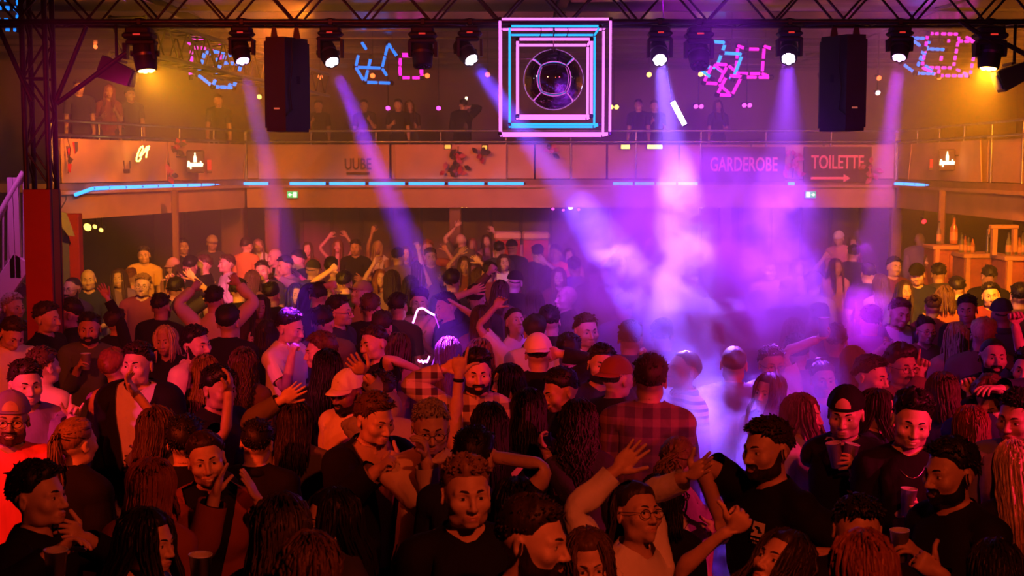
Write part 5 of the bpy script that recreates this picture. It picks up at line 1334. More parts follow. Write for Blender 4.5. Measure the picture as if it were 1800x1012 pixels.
def cup(c, axis, lab, fill=.6, s=1.):
    r = empty('plastic_cup', c, lab, 'cup', 'plastic beer cups held in the crowd'); R = towards(axis, (0, 1, 0)); h = .135 * s; r0, r1 = .029 * s, .040 * s
    MB().lathe([(0, -h / 2), (r0, -h / 2), (r1, h / 2), (r1 + .002, h / 2), (r1 + .002, h / 2 - .005), (r1 - .0012, h / 2 - .005), (r0 - .001, -h / 2 + .003), (0, -h / 2 + .003)], R=R, n=20).build('shell', M_CUP, r)
    if fill: z = -h / 2 + .004 + (h - .01) * fill; rr_ = r0 + (r1 - r0) * fill - .002; MB().lathe([(0, -h / 2 + .004), (r0 - .002, -h / 2 + .004), (rr_, z), (0, z)], R=R, n=20).build('drink', M_BEER, r)
    return r

# head pixel, sex, facing (degrees: 0 to the stage, 90 to the right of the picture), hair, hair colour, top, colour, hint, options
A = []
def p(x, y, sex, yaw, hair_, hc, top, col, hint='', **o): A.append((x, y, sex, yaw, hair_, hc, top, col, hint, o))
# front rows, left
p(18, 738, 'm', 18, 'capb', 'br', 'tee', 'red', 'in round glasses and backward cap at the left edge', beard=1, glasses=1, capc='purple', smile=1, s=1.02)
p(46, 676, 'm', 28, 'short', 'db', 'hoodie', 'purple', 'looking out beside the bearded man in glasses', s=1.03, arms=[('L', 131, 720, -.35, 'two', 'c', (100, 790))])
p(78, 645, 'm', 150, 'crop', 'br', 'long', 'cream', 'seen from behind at left', s=1.0)
p(22, 588, 'm', 40, 'short', 'db', 'polo', 'white', 'bowing his head at the left edge', pitch=32)
p(24, 541, 'm', 60, 'short', 'gy', 'jacket', 'navy', 'in profile by the red tower base', under='charcoal', s=1.0)
p(84, 560, 'm', 75, 'short', 'db', 'long', 'black', 'leaning towards a friend below the red tower base')
p(120, 552, 'm', -75, 'short', 'bk', 'long', 'black', 'facing his friend below the red tower base')
p(157, 578, 'm', 5, 'crop', 'bk', 'long', 'green', 'holding a beer cup at his chest', beard=1, skin=2, arms=[('R', 141, 640, -.28, 'grip', 'r', (118, 690))])
p(206, 568, 'f', 150, 'curls', 'db', 'long', 'black', 'raising an open hand with spread fingers', arms=[('R', 183, 512, .02, 'open', 'c', (212, 560))])
p(126, 508, 'm', -25, 'buzz', 'db', 'tee', 'charcoal', 'bearded with glasses beside the red pillar', glasses=1, beard=1)
p(241, 642, 'm', -12, 'short', 'db', 'jacket', 'black', 'heavy set with a pale shirt under a dark open jacket', heavy=1, under='pale', s=1.04)
p(203, 648, 'f', 165, 'curls', 'rd', 'long', 'pink', 'with curly hair turned away behind the heavy set man')
p(290, 600, 'f', 0, 'bob', 'bl', 'long', 'black', 'with short fair hair facing the stage')
p(346, 606, 'm', 65, 'short', 'bk', 'hoodie', 'cream', 'in profile behind the long haired women', beard=1, skin=1, s=1.02)
p(284, 540, 'm', 165, 'crop', 'bk', 'tee', 'black', 'turned away behind the fair haired woman', beard=1)
p(251, 503, 'm', 5, 'short', 'lb', 'shirt', 'burgundy', 'in glasses at left', glasses=1)
p(378, 528, 'm', 170, 'short', 'bk', 'long', 'cream', 'raising both hands with pale sleeves', arms=[('L', 346, 500, .1, 'relax', None, (344, 540)), ('R', 412, 490, .1, 'relax', None, (434, 520))])
p(402, 568, 'm', 178, 'curls', 'bk', 'tee', 'black', 'turned away behind the cream hoodie man')
p(362, 655, 'f', 160, 'long', 'lb', 'long', 'rust', 'with straight long hair behind the cream hoodie man')
p(428, 640, 'f', 175, 'curlylong', 'br', 'long', 'brown', 'with long wavy hair seen from behind')
p(386, 684, 'm', 55, 'short', 'bk', 'tee', 'black', 'holding a hand to his brow', arms=[('R', 404, 672, -.16, 'relax', 'l', (352, 760))], pitch=8)
p(137, 778, 'f', 155, 'pony', 'lb', 'jacket', 'black', 'with a long high ponytail seen from behind', under='black', s=.97)
p(70, 872, 'm', 72, 'short', 'bk', 'long', 'black', 'in profile clapping at the lower left corner', arms=[('L', 132, 935, -.1, 'cupped', 'l', None), ('R', 120, 955, -.2, 'cupped', 'r', None)], s=.98)
p(278, 752, 'f', 168, 'half', 'br', 'tee', 'olive', 'stretching her bare forearm up before the heavy set man', arms=[('L', 230, 678, -.05, 'relax', 'r', (240, 775))])
p(327, 775, 'm', 172, 'crop', 'bk', 'tee', 'black', 'seen from behind with a neck chain', chain=1)
p(363, 808, 'f', 14, 'pony', 'db', 'jacket', 'rust', 'smiling and clapping in the front row', under='black', smile=1, tilt=-8, arms=[('R', 384, 850, -.22, 'open', 'r', (320, 930)), ('L', 442, 858, -.18, 'open', 'l', (470, 940))], s=.97)
p(268, 856, 'f', 175, 'bob', 'rd', 'long', 'rust', 'with a smooth reddish bob from behind')
p(262, 952, 'f', 70, 'long', 'bk', 'tank', 'white', 'in profile with long black hair at lower left', s=.95)
p(452, 778, 'm', 178, 'crop', 'bk', 'hoodie', 'black', 'in a dark hooded top right of the clapping woman')
# front rows, centre
p(511, 576, 'm', 60, 'short', 'bk', 'tee', 'white', 'in profile with a raised fist', pitch=14, arms=[('R', 516, 612, -.2, 'fist', None, (484, 670))], s=1.02)
p(568, 566, 'm', 178, 'crop', 'bk', 'tee', 'olive', 'broad shouldered seen from behind', s=1.03)
p(598, 548, 'm', 70, 'short', 'bk', 'long', 'charcoal', 'in glasses beside the broad shouldered man', glasses=1)
p(634, 516, 'm', -50, 'cap', 'br', 'tee', 'tan', 'in a tan cap with one arm lifted', capc='tan', pitch=-16, arms=[('R', 583, 510, -.1, 'fist', None, (570, 560))])
p(652, 543, 'm', 176, 'short', 'br', 'jacket', 'black', 'turned away right of the tan cap', under='black')
p(562, 618, 'm', -72, 'short', 'br', 'long', 'brown', 'in profile behind the long haired woman in black', pitch=6)
p(577, 645, 'f', 172, 'long', 'bk', 'long', 'black', 'with straight black hair from behind, left of the white cap')
p(656, 604, 'm', -48, 'crop', 'db', 'tee', 'black', 'smiling sideways with an arm stretched to the right', chain=1, smile=1, arms=[('L', 742, 652, -.05, 'relax', 'd', (700, 660))], s=1.02)
p(610, 690, 'm', -40, 'cap', 'bk', 'hoodie', 'cream', 'bearded in a white cap and cream hoodie', capc='white', beard=1, skin=3, pitch=8)
p(672, 692, 'm', 172, 'rec', 'db', 'shirt', 'grey', 'raising a hand behind the man in the black jumper', arms=[('L', 632, 648, -.12, 'open', 'b', (632, 720))])
p(660, 738, 'm', 42, 'short', 'br', 'jacket', 'black', 'looking down to the right with hands together', under='tan', pitch=14, arms=[('L', 692, 806, -.32, 'fist', 'l', (770, 850)), ('R', 680, 812, -.34, 'fist', 'r', (590, 850))], s=1.03)
p(757, 752, 'm', 12, 'crop', 'gy', 'long', 'cream', 'in glasses with one hand at his mouth', glasses=1, pitch=12, arms=[('R', 748, 786, -.2, 'cupped', 'l', (720, 880))])
p(820, 868, 'm', 22, 'fade', 'lb', 'long', 'black', 'with short fair hair, largest face in the front row', s=1.06)
p(834, 802, 'm', 165, 'short', 'bk', 'tee', 'navy', 'with an elbow raised behind his head', arms=[('R', 855, 800, .12, 'relax', None, (905, 815))])
p(838, 656, 'm', 5, 'quiff', 'bk', 'shirt', 'check', 'bearded in a checked shirt', beard=1, skin=1, arms=[('R', 800, 640, .05, 'relax', None, (762, 702))])
p(862, 748, 'f', 174, 'long', 'bk', 'tank', 'black', 'pointing one finger straight up with a watch on her wrist', watch='L', arms=[('L', 808, 634, .0, 'point', 'b', (805, 730))], s=.98)
p(890, 672, 'f', -58, 'long', 'bk', 'long', 'black', 'in profile right of the checked shirt')
p(520, 742, 'f', 178, 'half', 'db', 'long', 'olive', 'lifting a hand by her head, from behind', arms=[('L', 511, 692, -.05, 'open', 'b', (470, 760))])
p(737, 533, 'm', 4, 'curls', 'bk', 'hoodie', 'pink', 'laughing in a pink hoodie under the violet beam', smile=1, s=1.02)
p(783, 540, 'm', -60, 'short', 'bk', 'tee', 'navy', 'in profile next to the laughing man', arms=[('L', 803, 535, -.1, 'open', 'l', (845, 590))])
p(701, 612, 'f', 165, 'half', 'br', 'long', 'pink', 'with hair rimmed by violet light')
p(788, 622, 'f', 176, 'long', 'br', 'long', 'charcoal', 'with straight hair behind the light rope')
p(845, 622, 'f', 150, 'bob', 'lb', 'tee', 'brown', 'with short fair hair behind the checked shirt')
p(500, 928, 'f', 160, 'long', 'db', 'long', 'black', 'with long hair at the bottom left of centre', s=.97)
p(578, 915, 'f', -62, 'long', 'bk', 'long', 'charcoal', 'glancing left in profile near the bottom', s=.99)
p(545, 1000, 'f', 178, 'curlylong', 'br', 'long', 'rust', 'with curly hair cut off by the bottom edge')
p(940, 950, 'm', 66, 'fade', 'db', 'long', 'black', 'bearded in profile at the bottom centre', beard=1, s=1.03)
p(1035, 990, 'f', 0, 'wavy', 'br', 'long', 'charcoal', 'facing the stage at the bottom centre')
p(1122, 902, 'f', 36, 'longback', 'db', 'long', 'white', 'in white with both arms thrown up', pitch=-14, glasses=1, arms=[('R', 1103, 806, .06, 'open', 'c', (1040, 930)), ('L', 1226, 826, -.1, 'open', 'l', (1180, 930))], s=.97)
p(1158, 880, 'f', 178, 'bob', 'bk', 'tee', 'black', 'with a round black head behind the arms in white', s=.90)
p(1192, 812, 'f', 160, 'pony_curly', 'lb', 'tee', 'white', 'with a curly ponytail from behind', arms=[('R', 1252, 935, -.1, 'relax', None, None)])
p(1347, 790, 'm', -58, 'crop', 'db', 'tee', 'black', 'bearded in a tee with a printed chest badge', beard=1, badge=1, s=1.05, arms=[('R', 1272, 930, -.1, 'relax', None, (1290, 850)), ('L', 1392, 972, -.2, 'relax', None, (1440, 940))])
p(1372, 992, 'f', -50, 'wavy', 'db', 'tank', 'black', 'with head thrown back raising a fist', pitch=-28, arms=[('R', 1300, 915, -.1, 'fist', 'b', (1270, 1030))])
p(1508, 934, 'm', 0, 'crop', 'bk', 'long', 'black', 'frowning at the bottom right', s=1.02, heavy=.5)
p(1516, 1003, 'f', 178, 'long', 'rd', 'long', 'black', 'with straight reddish hair cut off at the bottom right')
p(1603, 742, 'm', -4, 'quiff', 'bk', 'tee', 'black', 'smiling broadly with a silver necklace and a cup', smile=1, chain=1, pitch=8, s=1.04, arms=[('R', 1604, 892, -.22, 'grip', 'l', (1552, 905))])
p(1668, 832, 'm', -68, 'short', 'bk', 'long', 'black', 'bearded in profile in front of the smiling man', beard=1, skin=2, s=1.04, watch='R', arms=[('R', 1600, 962, -.2, 'grip', 'l', (1680, 990))])
p(1486, 728, 'm', -24, 'capb', 'bk', 'tee', 'black', 'in a backward cap carrying two cups', capc='black', pitch=8, s=1.03, arms=[('R', 1496, 812, -.3, 'grip', 'l', (1560, 850))])
p(1413, 730, 'f', 58, 'long', 'br', 'long', 'pale', 'with long straight hair in profile beside the two cups', arms=[('L', 1424, 815, -.2, 'relax', 'd', None)])
p(1546, 722, 'f', 66, 'bob', 'db', 'long', 'navy', 'with a dark bob in profile behind the smiling man')
p(1533, 662, 'm', 48, 'crop', 'bk', 'long', 'charcoal', 'in profile looking down behind the dark bob', pitch=6)
p(1587, 645, 'm', 16, 'curls', 'bk', 'long', 'brown', 'with a moustache and glasses lifting a hand', beard='mo', glasses=1, heavy=.4, s=1.03, arms=[('L', 1621, 640, -.15, 'point', 'c', (1614, 720))])
p(1628, 582, 'f', 5, 'bun', 'bk', 'tee', 'brown', 'in glasses with hair tied up at right', glasses=1)
p(1680, 592, 'f', 176, 'long', 'bl', 'long', 'tan', 'with long straight fair hair from behind at right')
p(1728, 592, 'm', 160, 'curls', 'bl', 'jacket', 'olive', 'with bushy fair hair from behind at right', under='olive')
p(1746, 628, 'm', -8, 'buzz', 'bk', 'tee', 'black', 'bald with a full beard at right', beard=1, skin=1, s=1.03)
p(1806, 650, 'm', -30, 'short', 'bk', 'tee', 'charcoal', 'raising an arm at the right edge', arms=[('R', 1783, 556, -.05, 'fist', 'c', (1772, 680))])
p(1738, 708, 'm', -32, 'curls', 'br', 'jacket', 'navy', 'bowing over his raised hands at right', under='navy', pitch=26, arms=[('R', 1701, 676, -.1, 'fist', 'c', (1690, 760)), ('L', 1742, 682, -.2, 'relax', 'd', (1800, 720))])
p(1706, 752, 'f', 174, 'long', 'rd', 'jacket', 'navy', 'with long dark red hair from behind at right', under='navy')
p(1787, 735, 'm', -38, 'short', 'bk', 'tee', 'grey', 'looking in from the right edge', s=1.03)
p(1784, 822, 'f', 172, 'long', 'bl', 'long', 'black', 'with bright straight fair hair at the right edge', s=.98)
p(1748, 1006, 'f', 178, 'long', 'bk', 'long', 'black', 'with black hair at the bottom right corner')
p(1350, 690, 'f', -45, 'half', 'br', 'jacket', 'navy', 'lit violet inside the smoke', under='navy')
p(1357, 640, 'm', 10, 'crop', 'br', 'tee', 'white', 'in glasses reaching a cup out of the smoke', glasses=1, arms=[('L', 1449, 590, -.05, 'grip', 'l', (1400, 640))])
p(1447, 668, 'f', 4, 'bun', 'br', 'long', 'pale', 'facing the stage within the violet haze')
p(1200, 650, 'm', -68, 'buzz', 'br', 'shirt', 'stripe', 'in a striped shirt shouting inside the smoke', pitch=-8)
p(1143, 668, 'm', 174, 'short', 'db', 'shirt', 'plaid', 'in a plaid shirt from behind', s=1.06, heavy=.3)
p(1086, 666, 'm', 140, 'capb', 'db', 'tee', 'black', 'in a brown cap from behind', capc='rust', s=1.01)
p(1057, 642, 'm', 8, 'short', 'bk', 'tee', 'navy', 'with a dark beard left of the brown cap', beard=1)
p(1031, 582, 'm', 24, 'crop', 'db', 'tee', 'white', 'in a white tee left of the smoke', s=1.02)
p(946, 622, 'm', 172, 'capb', 'db', 'long', 'black', 'in a white cap holding a hand to his head', capc='white', arms=[('R', 968, 618, .05, 'relax', None, (1022, 652))])
p(941, 586, 'm', 176, 'curls', 'bk', 'tee', 'white', 'with thick black hair behind the white cap')
p(984, 688, 'm', -66, 'fade', 'bk', 'tee', 'black', 'in profile looking down left of centre', pitch=16, skin=2)
p(1018, 742, 'f', 168, 'curlylong', 'db', 'hoodie', 'charcoal', 'with long curly hair holding a phone', arms=[('L', 952, 782, -.1, 'grip', 'r', (985, 840))])
p(906, 566, 'f', 30, 'pony', 'db', 'tee', 'white', 'looking up with an arm raised', pitch=-18, arms=[('R', 878, 530, -.1, 'relax', None, (862, 580))])
p(994, 524, 'm', -66, 'bald', 'db', 'long', 'black', 'bald in profile left of the smoke')
p(1108, 596, 'm', 176, 'short', 'bk', 'tee', 'navy', 'dark inside the smoke lifting a fist', arms=[('R', 1128, 622, -.3, 'fist', None, (1150, 660))])
p(1165, 590, 'm', 178, 'short', 'bk', 'tee', 'navy', 'turned away inside the thickest smoke')
p(1290, 640, 'm', 170, 'buzz', 'br', 'tee', 'grey', 'half hidden behind the violet lit woman')
p(1440, 560, 'm', 175, 'short', 'bk', 'tee', 'navy', 'dark in the violet haze right of the beam')
p(1530, 565, 'm', 170, 'short', 'bk', 'tee', 'purple', 'pointing over the haze', arms=[('R', 1560, 602, -.35, 'point', 'l', (1525, 640))])
p(1500, 636, 'f', 160, 'long', 'br', 'long', 'purple', 'with long hair in the violet haze')
p(1582, 552, 'm', 3, 'short', 'br', 'jacket', 'navy', 'facing the stage in a dark jacket at right', under='white')
p(1640, 540, 'f', 160, 'bun', 'br', 'tee', 'burgundy', 'turned away behind the woman with tied hair')
p(1700, 545, 'm', -20, 'short', 'bk', 'tee', 'black', 'in front of the bar')
p(1760, 552, 'm', 172, 'cap', 'bk', 'hoodie', 'charcoal', 'in a dark cap by the bar', capc='charcoal')
# middle rows
M = [(155, 492, 'm', 10, 'bald', 'db', 'tee', 'navy', 'bald under a yellow light'), (209, 490, 'f', 8, 'long', 'br', 'long', 'purple', ''), (232, 487, 'f', 165, 'pony', 'rd', 'tee', 'pink', 'in bright pink from behind'), (253, 449, 'm', 8, 'short', 'db', 'polo', 'yellow', 'in a yellow top at the left'),
     (303, 470, 'f', -20, 'cap', 'br', 'tee', 'pink', 'in a bright pink cap'), (357, 466, 'm', -65, 'short', 'br', 'tee', 'black', 'with a pink lit face'), (398, 464, 'm', -60, 'crop', 'br', 'hoodie', 'pale', 'in a pale hoodie lit pink'), (373, 428, 'm', 20, 'cap', 'db', 'tee', 'charcoal', 'in an orange lit cap'), (322, 434, 'm', 20, 'short', 'bk', 'hoodie', 'black', 'dark at the back left'),
     (434, 432, 'm', 160, 'short', 'db', 'tee', 'orange', 'in orange from behind'), (454, 432, 'f', 10, 'long', 'lb', 'tee', 'white', 'beside the man in orange'), (461, 476, 'm', 4, 'crop', 'db', 'tee', 'charcoal', 'smiling with a pink lit face'), (482, 452, 'm', -50, 'bald', 'db', 'tee', 'tan', 'bald behind the man filming'), (500, 468, 'm', -40, 'short', 'bk', 'long', 'purple', 'in a violet jumper filming'), (523, 457, 'm', -62, 'short', 'bk', 'tee', 'black', 'in profile with a hand up'),
     (541, 438, 'f', 10, 'long', 'br', 'tee', 'rust', ''), (551, 476, 'm', 160, 'cap', 'bk', 'tee', 'charcoal', 'in a grey violet cap'), (458, 540, 'f', 8, 'long', 'db', 'long', 'burgundy', ''), (520, 518, 'f', 20, 'bob', 'bk', 'long', 'navy', ''), (478, 520, 'm', 175, 'short', 'bk', 'tee', 'black', ''), (444, 492, 'f', 170, 'long', 'br', 'tee', 'brown', ''), (420, 512, 'm', 168, 'short', 'bk', 'tee', 'black', ''), (335, 468, 'm', 174, 'short', 'bk', 'tee', 'black', ''), (310, 510, 'm', 176, 'short', 'bk', 'tee', 'charcoal', ''),
     (594, 433, 'f', 2, 'long', 'rd', 'tank', 'tan', 'with hands above her head'), (625, 436, 'm', -10, 'short', 'db', 'tee', 'black', ''), (664, 436, 'f', 6, 'long', 'bl', 'tank', 'white', 'with one arm straight up'), (700, 452, 'm', 176, 'short', 'bk', 'tee', 'purple', ''), (713, 446, 'f', 0, 'long', 'br', 'tee', 'purple', 'lit violet by the beam'), (736, 474, 'f', 172, 'half', 'br', 'tank', 'purple', 'raising an arm in the violet beam'), (752, 436, 'm', 10, 'short', 'rd', 'tee', 'rust', ''), (757, 452, 'm', 6, 'short', 'br', 'shirt', 'brown', ''), (583, 470, 'm', 175, 'short', 'bk', 'tee', 'tan', ''), (606, 498, 'm', 172, 'short', 'bk', 'tee', 'black', ''), (690, 492, 'f', 174, 'half', 'db', 'long', 'purple', ''), (722, 502, 'f', 176, 'long', 'bk', 'tank', 'navy', ''), (668, 490, 'f', 20, 'long', 'rd', 'tee', 'rust', ''),
     (811, 423, 'm', 172, 'bald', 'db', 'tee', 'olive', 'bald with an arm raised at the back'), (831, 428, 'f', 10, 'long', 'rd', 'tee', 'rust', ''), (855, 424, 'f', 4, 'long', 'br', 'tank', 'tan', 'with an arm up by the kiosk'), (877, 440, 'm', 178, 'short', 'bk', 'tee', 'charcoal', ''), (795, 496, 'm', 176, 'curls', 'bk', 'tee', 'navy', ''), (860, 480, 'm', 174, 'short', 'bk', 'tee', 'burgundy', ''), (816, 466, 'f', 8, 'long', 'br', 'tee', 'rust', ''), (842, 486, 'f', 170, 'half', 'br', 'tee', 'red', ''), (905, 497, 'm', 172, 'cap', 'bk', 'tee', 'black', 'in a flat dark cap'), (926, 478, 'f', 176, 'long', 'db', 'tank', 'burgundy', ''), (886, 462, 'f', 12, 'bob', 'br', 'tee', 'white', ''), (900, 436, 'm', 170, 'cap', 'bk', 'tee', 'black', ''), (945, 446, 'm', 174, 'short', 'bk', 'tee', 'navy', ''), (976, 446, 'm', -8, 'short', 'db', 'tee', 'red', 'tall right of the kiosk'), (958, 484, 'f', 166, 'long', 'bk', 'tee', 'navy', ''), (982, 488, 'f', 0, 'long', 'rd', 'tee', 'burgundy', ''), (880, 512, 'f', 170, 'half', 'br', 'long', 'brown', ''), (838, 524, 'm', 172, 'short', 'bk', 'tee', 'charcoal', ''), (940, 530, 'f', 174, 'wavy', 'db', 'tee', 'burgundy', ''), (1010, 470, 'm', 176, 'short', 'bk', 'tee', 'purple', ''), (1000, 450, 'f', 2, 'long', 'br', 'tee', 'pink', ''),
     (1045, 480, 'm', 174, 'short', 'bk', 'tee', 'navy', ''), (1064, 520, 'f', 170, 'long', 'br', 'tee', 'purple', ''), (1090, 468, 'f', 6, 'long', 'lb', 'tee', 'pink', ''), (1118, 476, 'm', 172, 'short', 'bk', 'tee', 'navy', ''), (1150, 466, 'f', 0, 'bun', 'br', 'tank', 'pink', ''), (1168, 510, 'm', 170, 'short', 'bk', 'tee', 'purple', ''), (1186, 470, 'm', 4, 'short', 'db', 'tee', 'grey', ''), (1215, 486, 'm', 176, 'short', 'bk', 'tee', 'white', ''), (1098, 540, 'm', 176, 'short', 'bk', 'shirt', 'blue', ''), (1300, 500, 'm', 170, 'short', 'bk', 'tee', 'navy', ''), (1330, 530, 'f', 174, 'long', 'br', 'tee', 'purple', ''), (1352, 476, 'm', 6, 'short', 'db', 'tee', 'pink', ''), (1384, 516, 'm', 174, 'short', 'bk', 'tee', 'navy', ''), (1402, 470, 'f', 6, 'long', 'br', 'tee', 'pink', ''), (1430, 500, 'm', 172, 'short', 'bk', 'tee', 'purple', ''), (1394, 584, 'f', 172, 'bob', 'br', 'tee', 'white', ''), (1468, 600, 'm', 172, 'short', 'bk', 'tee', 'navy', ''),
     (1474, 420, 'm', -35, 'cap', 'db', 'tee', 'pink', 'in a white cap at the back'), (1498, 428, 'f', 8, 'long', 'br', 'tee', 'burgundy', ''), (1500, 446, 'm', 172, 'short', 'bk', 'tee', 'navy', ''), (1470, 470, 'f', 10, 'long', 'br', 'tee', 'pink', ''), (1526, 482, 'm', 174, 'short', 'bk', 'tee', 'navy', ''), (1606, 420, 'm', 150, 'bald', 'db', 'jacket', 'purple', 'bald beside the red bar counter'), (1572, 470, 'm', 10, 'short', 'bk', 'tee', 'burgundy', ''), (1612, 484, 'm', -20, 'cap', 'bk', 'tee', 'navy', ''), (1548, 500, 'f', 174, 'long', 'br', 'tee', 'purple', ''), (1650, 482, 'm', 172, 'short', 'bk', 'long', 'charcoal', ''), (1590, 512, 'f', 6, 'long', 'db', 'tee', 'navy', ''), (1682, 508, 'm', 178, 'short', 'bk', 'tee', 'black', ''), (1738, 486, 'm', 175, 'crop', 'bk', 'long', 'black', ''), (1742, 520, 'm', -10, 'short', 'bk', 'tee', 'burgundy', ''), (1660, 522, 'f', 176, 'bob', 'br', 'tee', 'rust', ''), (1792, 522, 'm', 172, 'short', 'bk', 'tee', 'brown', ''), (1622, 456, 'f', -30, 'half', 'br', 'tee', 'rust', ''),
     (560, 520, 'm', 176, 'short', 'bk', 'long', 'black', ''), (700, 540, 'm', 172, 'short', 'bk', 'tee', 'charcoal', ''), (672, 574, 'm', 176, 'short', 'db', 'long', 'black', ''), (470, 586, 'f', 174, 'long', 'db', 'long', 'burgundy', ''), (846, 560, 'f', 170, 'half', 'br', 'tee', 'rust', ''), (966, 566, 'm', 176, 'short', 'bk', 'long', 'black', ''), (1000, 618, 'm', 174, 'short', 'bk', 'tee', 'charcoal', ''), (930, 720, 'f', 172, 'long', 'bk', 'long', 'black', ''), (905, 890, 'f', 176, 'bob', 'bk', 'long', 'black', ''), (1656, 690, 'f', 172, 'bob', 'br', 'tee', 'navy', ''), (1400, 620, 'm', 174, 'short', 'bk', 'tee', 'purple', ''), ]
ARMS = {594: [('L', 606, 410, -.05, 'relax', None, None), ('R', 582, 412, -.05, 'relax', None, None)], 664: [('R', 656, 402, 0, 'relax', None, (648, 424))], 736: [('R', 733, 428, -.02, 'relax', None, (742, 462))], 811: [('L', 804, 396, 0, 'open', 'c', (796, 416))], 855: [('L', 864, 402, -.05, 'relax', None, None)], 500: [('R', 480, 482, -.15, 'grip', None, None), ('L', 484, 486, -.15, 'grip', None, None)], 523: [('L', 524, 484, -.2, 'open', 'c', None)], 335: [('L', 322, 492, -.1, 'relax', None, (312, 520))], 310: [('L', 300, 486, 0, 'fist', None, (290, 520)), ('R', 334, 482, 0, 'relax', None, (342, 520))], 842: [('R', 838, 455, 0, 'relax', None, None)], 838: [('L', 838, 508, -.3, 'open', 'b', None)], 958: [('R', 952, 455, 0, 'relax', None, (985, 480))], 880: [('L', 866, 470, 0, 'fist', None, None)], 926: [('R', 950, 455, 0, 'relax', None, None)], 816: [('R', 812, 440, -.1, 'open', 'c', None)], 1186: [('L', 1178, 425, 0, 'relax', None, None)], 1150: [('R', 1140, 425, -.02, 'relax', None, None), ('L', 1162, 425, -.02, 'relax', None, None)], 1090: [('R', 1078, 440, -.05, 'open', None, None)], 752: [('L', 782, 434, -.05, 'relax', None, None)], 606: [('L', 588, 470, 0, 'fist', None, (576, 510))], 560: [('L', 585, 500, -.05, 'fist', None, None)], 1470: [('R', 1452, 448, -.05, 'relax', None, None)], 668: [('R', 662, 455, -.1, 'relax', None, None)]}
CAPC = {1474: 'white', 303: 'pink', 373: 'tan', 551: 'charcoal'}
for r_ in M: p(*r_, **({'arms': ARMS[r_[0]]} if r_[0] in ARMS else {}), **({'capc': CAPC[r_[0]]} if r_[0] in CAPC else {}))
# up on the galleries
GAL = [(815, 205, 'm', 178, 'short', 'bk', 'jacket', 'black', 26.2, 'silhouetted raising a glowing stick on the back gallery', dict(arms=[('R', 818, 188, .0, 'grip', None, None)])), (640, 218, 'm', 0, 'short', 'bk', 'tee', 'charcoal', 26.4, 'on the back gallery behind the violet beam', {}), (720, 214, 'f', 8, 'long', 'br', 'tee', 'charcoal', 26.5, 'with long hair on the back gallery', {}), (700, 222, 'm', 8, 'short', 'bk', 'tee', 'black', 26.1, 'on the back gallery left of the man with the stick', {}), (1122, 212, 'm', -10, 'short', 'bk', 'tee', 'black', 26.3, 'on the back gallery right of the neon cube', {}), (1150, 218, 'm', 12, 'short', 'bk', 'tee', 'navy', 26.6, 'on the back gallery beside the white beam', {}), (1262, 216, 'f', 0, 'long', 'db', 'tee', 'navy', 26.4, 'on the back gallery above the lettered board', {}), (140, 208, 'm', 20, 'short', 'db', 'tee', 'charcoal', 20.2, 'leaning on the left gallery rail by the tower', {}), (194, 214, 'f', 15, 'half', 'rd', 'tee', 'rust', 21.4, 'on the left gallery lit orange', {}), (230, 212, 'm', 30, 'short', 'bk', 'tee', 'charcoal', 22.3, 'on the left gallery above the script sign', {}), (384, 234, 'm', 12, 'short', 'db', 'tee', 'charcoal', 24.4, 'on the left gallery near the far corner', {}), (560, 214, 'm', 5, 'short', 'bk', 'tee', 'black', 26.6, 'on the back gallery beside the left loudspeaker', {})]
ROWS = ((470, 'far back'), (540, 'in the back rows'), (640, 'in the middle rows'), (760, 'in the near rows'), (2000, 'in the front rows'))
XW = ((90, 'at the left edge'), (230, 'by the red pillar'), (330, 'below the script sign'), (440, 'below the left bottle sign'), (560, 'below the left loudspeaker'), (690, 'left of the violet beam'), (780, 'under the violet beam'), (870, 'left of the neon cube'), (990, 'below the neon cube'), (1090, 'at the left of the smoke'), (1190, 'in the blue beam'), (1300, 'in the white beam'), (1400, 'right of the white beam'), (1470, 'below the lettered boards'), (1560, 'below the right loudspeaker'), (1660, 'left of the bar'), (1740, 'before the bar'), (3000, 'at the right edge'))
TN = {'tee': 'tee', 'long': 'jumper', 'hoodie': 'hoodie', 'jacket': 'jacket', 'polo': 'polo shirt', 'shirt': 'shirt', 'tank': 'strap top'}
HSN = {'short': 'short', 'fade': 'cropped', 'quiff': 'swept up', 'crop': 'cropped', 'buzz': 'shaved', 'rec': 'thinning', 'curls': 'curly', 'long': 'long', 'bob': 'bobbed', 'half': 'shoulder length', 'wavy': 'wavy', 'curlylong': 'long curly', 'pony': 'tied back', 'pony_curly': 'curly tied', 'bun': 'pinned up', 'longback': 'long'}
E, used = [], {}
rp = random.Random(21)
